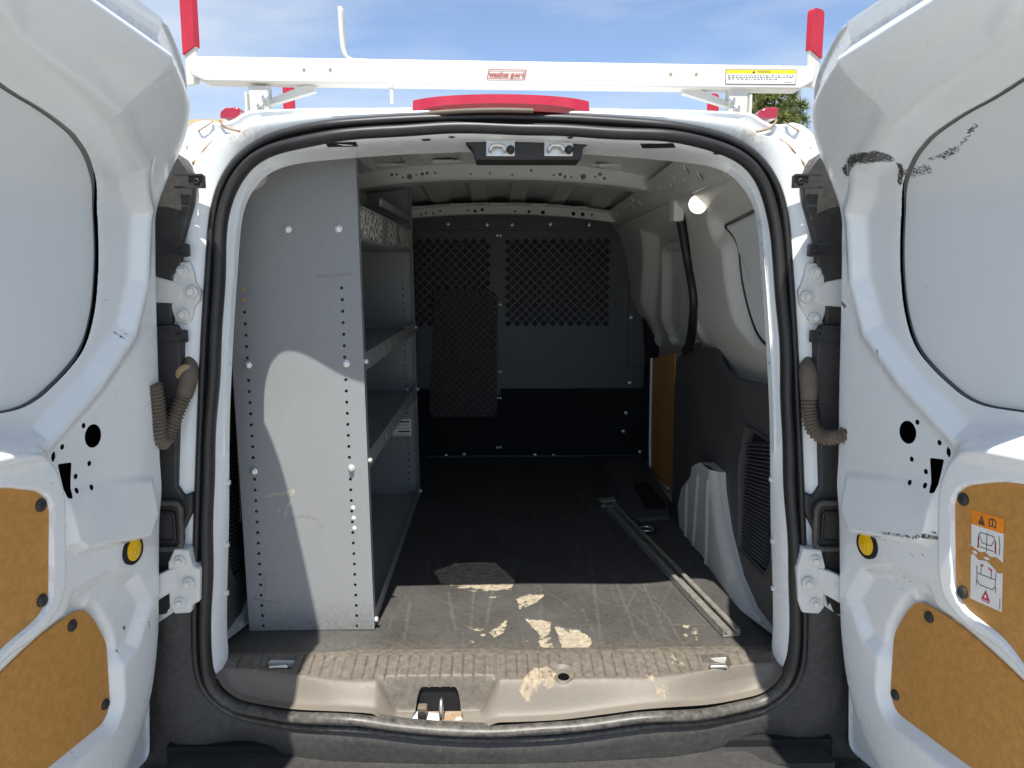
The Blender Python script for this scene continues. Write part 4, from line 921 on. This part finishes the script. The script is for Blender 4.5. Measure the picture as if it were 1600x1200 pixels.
# ================================================================== steel shelf unit along the left wall
XR = -.302
sh = thing('shelf_unit', (-.45, .65, 0), 'tall grey steel shelving unit bolted along the left wall of the van', 'shelf unit')
Yf, Yr = .105, 1.205
so = [on_y(x, y, Yf) for x, y in [(585,988),(390,990),(358,500),(356,430),(370,340),(386,262)]]
out = [(so[0][0], .002), (so[1][0], .002), (so[2][0], so[2][2]), (so[3][0], so[3][2]), (so[4][0], so[4][2]), (so[5][0], so[5][2]+.01), (so[5][0]+.06, 1.125), (so[0][0]-.012, 1.145)]
def col_holes(p, q, n, skip=()):
    a, b = on_y(*p, Yf), on_y(*q, Yf); return [(a[0]+(b[0]-a[0])*t, a[2]+(b[2]-a[2])*t) for i, t in enumerate(np.linspace(0, 1, n)) if i not in skip]
hr = col_holes((534,450), (558,978), 32); hl = col_holes((382,488), (411,978), 30)
bolts = [(450,358),(529,357),(541,568),(388,570),(549,731),(397,736)]
bw = [on_y(x, y, Yf) for x, y in bolts]
holes = [h for h in hr+hl if min(math.hypot(h[0]-b[0], h[1]-b[2]) for b in bw) > .014]
XZ = np.array(out)
def panel(Y, hs, wear_fn=None):
    vf = plate(out, [circ(x, z, .0037, 10) for x, z in hs], lambda a, b, d: (a, Y+d, b), .003)
    v = np.array(vf[0]); return vf, v
# the front panel is a fine grid so that scratches can sit on it
ax = np.arange(XZ[:,0].min()-.004, XZ[:,0].max()+.004, .0016); az = np.arange(-.002, XZ[:,1].max()+.004, .0032)
A, B = np.meshgrid(np.arange(XZ[:,0].min()-.004, XZ[:,0].max()+.004, .0022), np.arange(-.002, XZ[:,1].max()+.004, .0022))
wv = np.zeros_like(A); ds = .10+.5*np.exp(-(B/.05)**2)+.0*A
def yw(pts): return [on_y(x, y, Yf)[[0, 2]] for x, y in pts]
for pts, r, am in (([(415,775),(440,772),(458,765),(452,785),(444,812)], .006, .52), ([(438,790),(434,812)], .010, .42), ([(436,830),(430,852)], .006, .38), ([(425,868),(435,872)], .006, .36), ([(510,735),(525,748),(540,752)], .002, .38), ([(452,720),(470,708)], .001, .45), ([(470,952),(480,968)], .001, .4)):
    wv = np.maximum(wv, am*(1-sm(sdf(A, B, yw(pts), closed=False), r*.3, r*2)))
for pts, am in (([(396,936),(435,942)], .9), ([(455,812),(475,806),(495,812),(505,826)], .6), ([(498,432),(550,428)], .7), ([(412,905),(414,930)], .6), ([(395,895),(430,900)], .5)):
    ds = np.maximum(ds, am*np.exp(-(sdf(A, B, yw(pts), closed=False)/.003)**2))
hol = np.array(holes)
def hsd(a, b):
    d = np.full(a.shape, 1.0)
    for x, z in hol:
        m = (np.abs(a-x) < .012) & (np.abs(b-z) < .012); d[m] = np.minimum(d[m], np.hypot(a[m]-x, b[m]-z)-.0036)
    return d
v, f, at = gridmesh(A, B, lambda a, b: np.stack([a, np.full_like(a, Yf)+.0015*np.sin(a*11+b*4), b], -1), cut=[(lambda a, b: sdf(a, b, XZ), True), (hsd, False)], attrs={'wear': wv, 'dust': ds})
obj('end_panel', (v, f), 'shelf', sh, 30, at)['label'] = 'end panel with rows of punched holes'
obj('panel_flange', prism([(out[0][0],Yf,.002),(out[-1][0],Yf,1.145),(out[-1][0],Yf+.026,1.145),(out[0][0],Yf+.026,.002)], (-.0025,0,0)), 'shelf', sh, 0)
rear = [h for h in holes]
vf, _ = panel(Yr, rear); obj('end_panel', vf, 'shelf', sh, 30)
obj('panel_flange', prism([(out[0][0],Yr,.002),(out[-1][0],Yr,1.145),(out[-1][0],Yr-.026,1.145),(out[0][0],Yr-.026,.002)], (-.0025,0,0)), 'shelf', sh, 0)
# dark sheet closing the wall side, behind the holes
obj('back_sheet', prism([(out[1][0]+.004,Yf+.012,.01),(out[1][0]+.004,Yr-.005,.01),(out[2][0]+.006,Yr-.005,.80),(out[2][0]+.006,Yf+.012,.80)], (.002,0,0)), 'shelf', sh, 0)
def edge_x(z): return np.interp(z, [0, 1.145], [out[0][0], out[-1][0]])
zf = {k: on_y(*p, Yf)[2] for k, p in dict(t0=(556,320), t1=(559,372), s2=(571,560), s3=(578,716)).items()}
for k, z, lip in (('s2', zf['s2']-.012, .026), ('s3', zf['s3']-.012, .026)):
    xr = float(edge_x(z))
    s_ = obj('shelf', box(out[2][0]+.012, xr-.004, Yf+.004, Yr-.004, z-.002, z), 'shelf', sh, 0)
    obj('shelf_lip', box(xr-.0035, xr-.0005, Yf+.027, Yr-.027, z-.020, z+.022), 'shelf', s_, 0, bev=.001)
    for Y in (Yf, Yr): obj('lip_bolt', lathe([(.006,0),(.006,.007),(.004,.009),(.0,.009)], 8, (xr, Y+(.012 if Y < .5 else -.012), z+.004), (1,0,0)), 'bolt', s_, 40)
    for t in np.linspace(.25, .95, 6):         # remnants of old stickers
        Y = Yf+t*(Yr-Yf)+random.uniform(-.03,.03); l_ = random.uniform(.015,.035)
        obj('sticker_scrap', prism([(xr+.0004,Y,z-.010+random.uniform(-.004,.004)),(xr+.0004,Y+l_,z-.012),(xr+.0004,Y+l_*.8,z+.013),(xr+.0004,Y-.002,z+.010)], (.0004,0,0)), 'news', s_, 0)
# upper tray with a tall front lip plastered with printed paper
xr = float(edge_x(zf['t0']))
s_ = obj('shelf', box(out[4][0]+.02, xr-.004, Yf+.004, Yr-.004, zf['t1']-.002, zf['t1']), 'shelf', sh, 0)
obj('shelf_lip', box(xr-.0035, xr-.0005, Yf+.027, Yr-.027, zf['t1']-.004, zf['t0']+.004), 'shelf', s_, 0, bev=.001)
for y0_, y1_ in ((.14,.46),(.55,.76),(.82,1.17)):
    pts = [(y0_, zf['t1']+.006), (y1_-.02, zf['t1']-.001), (y1_, zf['t1']+.015), (y1_-.006, zf['t0']-.004), (y0_+.012, zf['t0']+.001), (y0_, zf['t0']-.012)]
    obj('printed_paper', prism([(xr+.0004, a, b) for a, b in pts], (.0005,0,0)), 'news', s_, 0)
obj('tray_holder', box(xr-.012, xr-.004, .50, 1.19, zf['t0']+.03, zf['t0']+.05), 'shelf', s_, 0)
xr = float(edge_x(.02))
obj('kick_rail', box(xr-.003, xr-.0005, Yf+.027, Yr-.027, .003, .040), 'shelf', sh, 0, bev=.001)
obj('shelf', box(out[1][0]+.01, xr-.004, Yf+.004, Yr-.004, .003, .006), 'shelf', sh, 0)
for Y, dz in ((Yf+.012,.012),(Yr-.012,.012)): obj('lip_bolt', lathe([(.007,0),(.007,.007),(.004,.009),(.0,.009)], 8, (xr, Y, dz+.01), (1,0,0)), 'bolt', sh, 40)
pb = mesh_of('panel_bolt', *lathe([(.0085,-.001),(.0085,.002),(.006,.003),(.0058,.008),(.003,.0095),(.0,.0095)], 12, (0,0,0), (0,-1,0)), 'bolt', 40)
for b in bw: link('panel_bolt', pb, sh, (b[0], Yf-.001, b[2]))
for z in (zf['s2'], zf['s3']): link('panel_bolt', pb, sh, (XR-.045, Yr-.004, z-.012))
# bright filled holes in the columns
for x, y, m in ((552,793,'lblwhite'),(553,809,'lblwhite'),(554,825,'lblwhite'),(379,452,'boot'),(380,469,'boot')):
    c = on_y(x, y, Yf); obj('hole_plug', lathe([(.0048,-.001),(.0048,.0012),(.003,.0018)], 10, c, (0,-1,0)), m, sh, 40)
# small white notice on the far end panel
c0, c1 = on_y(613, 655, Yr-.001), on_y(643, 681, Yr-.001)
nt_ = obj('notice', box(c0[0], c1[0], Yr-.0016, Yr-.0006, c1[2], c0[2]), 'lblwhite', sh, 0)
for i, (f0, f1, hh) in enumerate(((.35,.9,.006),(.1,.85,.002),(.1,.9,.002),(.3,.9,.006),(.1,.8,.002))):
    z = c0[2]-.010-.0125*i; obj('notice_text', box(c0[0]+(c1[0]-c0[0])*f0, c0[0]+(c1[0]-c0[0])*f1, Yr-.0020, Yr-.0016, z-hh/2, z+hh/2), 'lbldark', nt_, 0)

# ================================================================== partition behind the seats
YB = 1.832
bk = thing('partition', (0, YB+.02, 0), 'black steel partition with diamond mesh windows at the front of the load bay', 'partition')
zb_ = on_y(779, 607, YB)[2]; ztp = on_y(779, 337, YB)[2]
XL_, XRr = -.70, on_y(1012, 500, YB)[0]
def lattice(x0, x1, z0_, z1_, p=.0405, k=.80):
    H = []; r = p/2*k; i = 0; z = z0_+p/2
    row = 0
    while z < z1_-p/4:
        x = x0+p/2+(p/2 if row % 2 else 0)
        while x < x1-p/3: H.append([(x-r,z),(x,z-r),(x+r,z),(x,z+r)]); x += p
        z += p/2; row += 1
    return H
for nm, xa, xb, hx0, hx1 in (('mesh_panel', XL_, -.003, on_y(636,500,YB)[0], on_y(770,500,YB)[0]), ('mesh_panel', .003, XRr, on_y(787,500,YB)[0], on_y(955,500,YB)[0])):
    H = lattice(hx0, hx1, on_y(800,512,YB)[2], on_y(800,367,YB)[2])
    o = obj(nm, plate([(xa,zb_),(xb,zb_),(xb,ztp-.05 if xb > .1 else ztp),(xb-.08 if xb > .1 else xb,ztp),(xa+.12 if xa < 0 else xa,ztp)], H, lambda a, b, d: (a, YB+d, b), .003), 'bulk', bk, 20)
obj('joint_strip', box(-.006, .006, YB-.004, YB-.0005, zb_-.03, ztp-.02), 'bulk', bk, 0)
obj('lower_panel', box(XL_, XRr+.02, YB+.03, YB+.035, -.01, zb_+.03), 'carpet', bk, 0)
obj('cab_shade_sheet', box(-.74, .74, YB+.045, YB+.055, -.05, 1.17), 'cab_shade', bk, 0)  # added sheet standing in for the shaded cab behind the mesh
obj('edge_frame', box(XRr-.09, XRr+.004, YB-.012, YB-.001, .42, ztp-.06), 'bulk', bk, 0, bev=.003)
obj('top_header', box(XL_, XRr-.06, YB-.010, YB-.001, ztp-.065, ztp+.004), 'bulk', bk, 0, bev=.003)
obj('side_post', prism([on_y(x, y, YB-.05) for x, y in [(1000,385),(1024,390),(1032,440),(1030,560),(1022,610),(1018,735),(1004,720),(1010,560)]], (0,.05,0)), 'carpet', bk, 0, bev=.004)
sm_b = mesh_of('partition_bolt', *lathe([(.0085,-.001),(.0085,.003),(.005,.005),(.0,.005)], 10, (0,0,0), (0,-1,0)), 'bolt', 40)
for x, y in [(638,350),(700,350),(761,351),(800,351),(860,350),(921,351),(985,391),(986,496),(984,598),(978,645),(974,674),(697,712),(725,710),(836,711),(865,712),(1000,706),(640,370)]:
    link('partition_bolt', sm_b, bk, on_y(x, y, YB-.013))
for y in (368, 476, 581, 622, 699):
    for dx in (-2.5, 2.5): link('partition_bolt', sm_b, bk, on_y(779.5+dx, y, YB-.005)).scale = (.7,.7,.7)
obj('floor_rail', box(-.34, .66, YB-.02, YB-.005, -.0, .006), 'bulk', bk, 0)

# ================================================================== chequer plate rubber hung on the partition
tm = thing('tread_mat', (-.15, YB-.01, .2), 'black chequer pattern rubber sheet hanging on the mesh partition', 'rubber sheet')
tp = [on_y(x, y, YB-.014) for x, y in [(678,453),(772,455),(778,466),(777,640),(772,651),(676,651),(671,640),(674,560)]]
obj('rubber_sheet', prism(tp, (0,.007,0)), 'tread', tm, 20)
B_ = MB(); x0, x1 = tp[6][0]+.012, tp[2][0]-.006; z0_, z1_ = tp[5][2]+.012, tp[0][2]-.012
Pp = np.array([(p[0], p[2]) for p in tp]); row = 0; z = z0_
while z < z1_:
    x = x0+(.016 if row % 2 else 0); 
    while x < x1:
        if inpoly(np.array([[x, z]]), Pp)[0]:
            a = PI/4 if row % 2 else -PI/4; ux, uz = math.cos(a), math.sin(a); l_, wd = .0150, .0058; Y0, Y1 = YB-.0141, YB-.0185
            pt = lambda p, q_, Y: (x+p*ux-q_*uz, Y, z+p*uz+q_*ux)
            B_.add(([pt(-l_,0,Y0), pt(0,-wd,Y0), pt(l_,0,Y0), pt(0,wd,Y0), pt(-l_*.45,0,Y1), pt(0,-wd*.35,Y1), pt(l_*.45,0,Y1), pt(0,wd*.35,Y1)], [(0,1,5,4),(1,2,6,5),(2,3,7,6),(3,0,4,7),(4,5,6,7)]))
        x += .032
    z += .016; row += 1
obj('tread_bars', B_, 'tread', tm, 0)['kind'] = 'stuff'

# ================================================================== aluminium track lying on the mat
na, nb = on_z(1143, 996, .0)[:2], on_z(951, 793, .0)[:2]; dv = nb-na; ln = np.linalg.norm(dv); dv /= ln; pv = np.array([-dv[1], dv[0]])
al = thing('aluminium_track', (*(.5*(na+nb)), 0.002), 'long dirty aluminium channel track lying loose on the rubber mat', 'track')
wd = .021
cs = [(-wd,.002),(wd,.002),(wd,.020),(wd*.42,.020),(wd*.42,.016),(wd*.78,.016),(wd*.78,.006),(-wd*.78,.006),(-wd*.78,.016),(-wd*.42,.016),(-wd*.42,.020),(-wd,.020)]
ringa = lambda t: [(*(na+dv*t+pv*p), z) for p, z in cs]
vt, ft = loft([ringa(t) for t in np.linspace(0, ln, 40)]); ft += [tuple(range(12))[::-1], tuple(39*12+i for i in range(12))]
obj('channel', (vt, ft), 'alu', al, 20, {'wear': np.full(len(vt), .10)})
e = nb+dv*.01
obj('end_bracket', prism([(*(e+pv*a+dv*b), .024) for a, b in [(-.03,.0),(.028,-.005),(.03,.03),(.012,.038),(-.01,.030),(-.034,.042)]], (0,0,-.005)), 'alu', al, 0)
obj('end_bracket', prism([(*(e+pv*a+dv*b), .012) for a, b in [(-.034,-.02),(.03,-.02),(.025,.03),(-.03,.035)]], (0,0,-.008)), 'steel', al, 0)

# ================================================================== ladder rack on the roof
rk = thing('ladder_rack', (0, .6, 1.2), 'white steel ladder rack with red tipped uprights on the van roof', 'ladder rack')
YR = .18
def bar_z(x): return 1.291-.006*x/.7
def rackbar(Y0, dz=0, front=False):
    l, r = -.690, .712
    pts = [(l,1.318+.004+dz),(r,1.312-.004+dz),(r,1.275+dz),(r-.03,1.258+dz),(l+.03,1.268+dz),(l,1.282+dz)]
    b = obj('crossbar', prism([(x, Y0, z) for x, z in pts], (0,.050,0)), 'rack', rk, 25, {'wear': np.full(12, .16)}, bev=.003)
    for s, x in ((-1, l), (1, r)):
        mtx = Matrix.Translation((x+s*.004, Y0+.022, 1.285+dz)) @ Matrix.Rotation(s*math.radians(-62), 4, 'Z')
        lean_ = Matrix.Shear('XY', 4, (s*-.0, 0)) if False else Matrix.Identity(4)
        u = obj('upright', xform(box(-.004,.004,-.017,.017,-.02,.085), mtx), 'rack', rk, 25, bev=.001)
        top = .175 if s < 0 else .150
        P = [(-.006,-.030,.062),(.006,-.030,.062),(.006,-.030,top-.008),(.006,-.022,top),(.006,.022,top+.002),(.006,.030,top-.006),(.006,.030,.05)]
        cp = roundpoly([(-.019,.060),(.019,.045),(.019,top),(-.019,top)], [.001,.001,.012,.012], 4)
        obj('red_cap', xform(prism([(-.008, a, b_) for a, b_ in cp], (.016,0,0)), mtx), 'redcap', u, 30, {'wear': np.full(2*len(cp), .12)}, bev=.002)
    return b
cb = rackbar(YR); rackbar(1.00, .0)
for s in (-1, 1):
    for Y0 in (YR, 1.0):
        c = on_y(779+s*(779-402), 150, YR)
        x = c[0]; 
        obj('rack_foot', box(x-.022, x+.022, Y0+.008, Y0+.042, 1.18, 1.262), 'rack', rk, 0, bev=.003)
        obj('foot_plate', box(x+s*.022, x+s*.028, Y0-.004, Y0+.05, 1.17, 1.245), 'rack', rk, 0, bev=.002)
        obj('gusset', prism([(x-s*.02, Y0+.020, 1.235), (x-s*.02, Y0+.020, 1.222), (x-s*.125, Y0+.020, 1.252), (x-s*.125, Y0+.020, 1.266), (x-s*.10, Y0+.020, 1.266)][::s], (0,.02,0)), 'rack', rk, 0, bev=.001)
        if Y0 == YR: 
            for dz_ in (.0, .03): obj('foot_bolt', lathe([(.008,0),(.008,.004),(.005,.006),(.0,.007)], 10, (x-s*.004+dz_*s*-.4, Y0+.008, 1.216+dz_*.6), (0,-1,0)), 'steel', rk, 40)
# L shaped ladder stop
P = [on_y(x, y, YR+.03) for x, y in [(533,14),(534,40),(536,65),(538,80),(543,91),(553,97),(570,98),(586,99)]]; P = crom(P, 4)
lv, lf = loft([[tuple(p+np.array([0,-.018,0])) for p in P], [tuple(p+np.array([0,.018,0])) for p in P]], closed=False); lv = np.array(lv)
ls = obj('ladder_stop', (lv, lf), 'rack', rk, 60); m_ = ls.modifiers.new('thick', 'SOLIDIFY'); m_.thickness = .008; m_.offset = 0
for x, y in ((475,109),(516,109),(1048,116),(1088,116)):
    c = on_y(x, y, YR); obj('bar_hole', lathe([(.0035,-.001),(.0035,.0008)], 10, (c[0], YR, c[2]), (0,-1,0)), 'sealant', rk, 0)
# maker's badge and warning sticker on the crossbar
lc = on_y(791.5, 116.5, YR); S_ = .0013
def face(Yo): return lambda a, b: (lc[0]+a, YR-Yo, lc[2]+b-.0086*a)
fr_ = [(-.0445,-.0105),(.0405,-.0105),(.0455,.0105),(-.0395,.0105)]; inr = [(-.0428,-.0090),(.0392,-.0090),(.0438,.0090),(-.0382,.0090)]
obj('badge_border', plate(fr_, [inr], lambda a, b, d: face(.0012+d)(a, b), .0003), 'logo', rk, 0)
tvv = text3('weather guard', .0148, face(.0014), shear=.12, spacing=.92)
obj('badge_lettering', tvv, 'logo', rk, 0)['kind'] = 'stuff'
obj('badge_rule', (lambda q_: ([q_(-.039,-.0066), q_(.006,-.0066), q_(.0062,-.0056), q_(-.0388,-.0056)], [(0,1,2,3)]))(face(.0014)), 'logo', rk, 0)
a0, a1 = on_y(1134, 108.5, YR), on_y(1243, 132, YR); wx, wz_ = a1[0]-a0[0], a0[2]-a1[2]
def wf(Yo): return lambda a, b: (a0[0]+a*wx, YR-Yo, a0[2]-b*wz_-.004*a*0)
Q = lambda a, b, c, d, k: ([wf(k)(a,d), wf(k)(c,d), wf(k)(c,b), wf(k)(a,b)], [(0,1,2,3)])
wlb = obj('warning_sticker', Q(0,0,1,1,.0011), 'lbldark', rk, 0)
obj('sticker_face', Q(.008,.30,.992,.965,.0014), 'lblwhite', wlb, 0); obj('sticker_band', Q(.008,.035,.992,.29,.0014), 'lblyellow', wlb, 0)
obj('sticker_text', text3('WARNING', .0062, lambda a, b: (a0[0]+.54*wx+a, YR-.0017, a0[2]-.165*wz_+b)), 'lbldark', wlb, 0)['kind'] = 'stuff'
obj('sticker_triangle', ([wf(.0017)(.37,.26), wf(.0017)(.42,.26), wf(.0017)(.395,.06)], [(0,1,2)]), 'lbldark', wlb, 0)
for r_ in range(3):
    B_ = MB(); x = .03
    while x < (.96 if r_ < 2 else .72):
        l_ = random.uniform(.01,.05); B_.add(Q(x, .40+r_*.115, min(x+l_,.97), .46+r_*.115, .0017)); x += l_+.012
    obj('sticker_text', B_, 'lbldark', wlb, 0)['kind'] = 'stuff'
obj('sticker_text', Q(.83,.86,.95,.89,.0017), 'lbldark', wlb, 0)
# small aerial stub on the roof
c = on_y(612, 150, .05); obj('roof_stud', lathe([(.004,0),(.004,.03),(.006,.032),(.006,.04),(.0,.042)], 10, (c[0], .05, 1.195), (0,0,1)), 'rack', van, 40)

# ================================================================== surroundings
bt = on_y(270, 187, 28.0)
bl_ = thing('building', (-18, 32, GZ), 'plain beige stucco building beyond the open left door', 'building')
obj('wall', box(-27, -8.8, 28, 38, GZ, bt[2]-.25), 'stucco', bl_, 0)
obj('parapet_cap', box(-27.1, -8.7, 27.9, 38.1, bt[2]-.25, bt[2]), 'stucco', bl_, 0)
for i in range(5): obj('window', box(-25.5+i*3.3, -24.0+i*3.3, 27.94, 28.02, 1.0, 2.6), 'glassdark', bl_, 0)
obj('door', box(-11.2, -10.1, 27.94, 28.02, GZ, 1.7), 'trim', bl_, 0)
def pine(name_label, x, y, h, cr, seed, z_low):
    rg = np.random.default_rng(seed); t = thing('pine_tree', (x, y, GZ), name_label, 'tree', 'pine trees behind the van')
    zz = np.linspace(0, h, 12); P = [(x+.12*math.sin(q_*.7+seed), y+.1*math.cos(q_*.5), GZ+q_) for q_ in zz]
    T_ = MB().add(tube(P, np.linspace(.22, .03, 12), 9))
    cl = []
    nb_ = 46
    for i in range(nb_):
        q_ = z_low+(h-z_low)*(i/nb_)**.9; a = i*2.4+rg.uniform(-.4,.4); L_ = cr*(1-.55*((q_-z_low)/(h-z_low))**1.6)*rg.uniform(.55,1.05)
        b0 = np.array([x, y, GZ+q_]); e_ = b0+np.array([math.cos(a)*L_, math.sin(a)*L_, rg.uniform(.05,.5)*L_+.1]); m0 = .5*(b0+e_)+np.array([0,0,-.06*L_])
        T_.add(tube([b0, m0, e_], [.05,.03,.012], 5))
        for _ in range(6):
            f_ = rg.uniform(.45, 1.08); cl.append(b0+(e_-b0)*f_+rg.normal(0, .16, 3))
    obj('trunk', T_, 'bark', t, 60)
    cl = np.array(cl); n = 95; C_ = np.repeat(cl, n, 0); N_ = len(C_)
    d = rg.normal(0, 1, (N_, 3)); d[:,2] += .35; d /= np.linalg.norm(d, axis=1)[:,None]; L_ = rg.uniform(.16,.34,(N_,1))
    st = C_+d*rg.uniform(.0,.08,(N_,1)); sd_ = np.cross(d, rg.normal(0,1,(N_,3))); sd_ /= np.linalg.norm(sd_, axis=1)[:,None]; wd_ = .014
    V = np.stack([st-sd_*wd_, st+sd_*wd_, st+d*L_], 1).reshape(-1, 3); Ft = np.arange(3*N_).reshape(-1, 3)
    obj('crown', (V, Ft), 'needle', t, 0)
tp1 = on_y(1214, 140, 24.0); pine('round topped pine tree rising behind the roof rack foot', tp1[0]-.1, 24.0, tp1[2]-GZ, 1.55, 11, 3.0)
tp2 = on_y(1318, 176, 21.0); pine('dark pine tree half hidden by the open right door', tp2[0]+.1, 21.0, tp2[2]-GZ, 1.5, 12, 1.0)
for (xa, ya, xb, yb), lb_ in (((1236,192,1300,172), 'upper thin power cable in the sky beside the pine trees'), ((1236,198,1300,180), 'lower thin power cable in the sky beside the pine trees')):
    a, b = on_y(xa, ya, 30), on_y(xb, yb, 30); d = b-a
    P = [a+d*t+np.array([0,0,.0]) for t in np.linspace(-6, 8, 30)]
    tag(obj('power_cable', tube(P, .016, 5), 'cable', None, 60), lb_, 'cable')
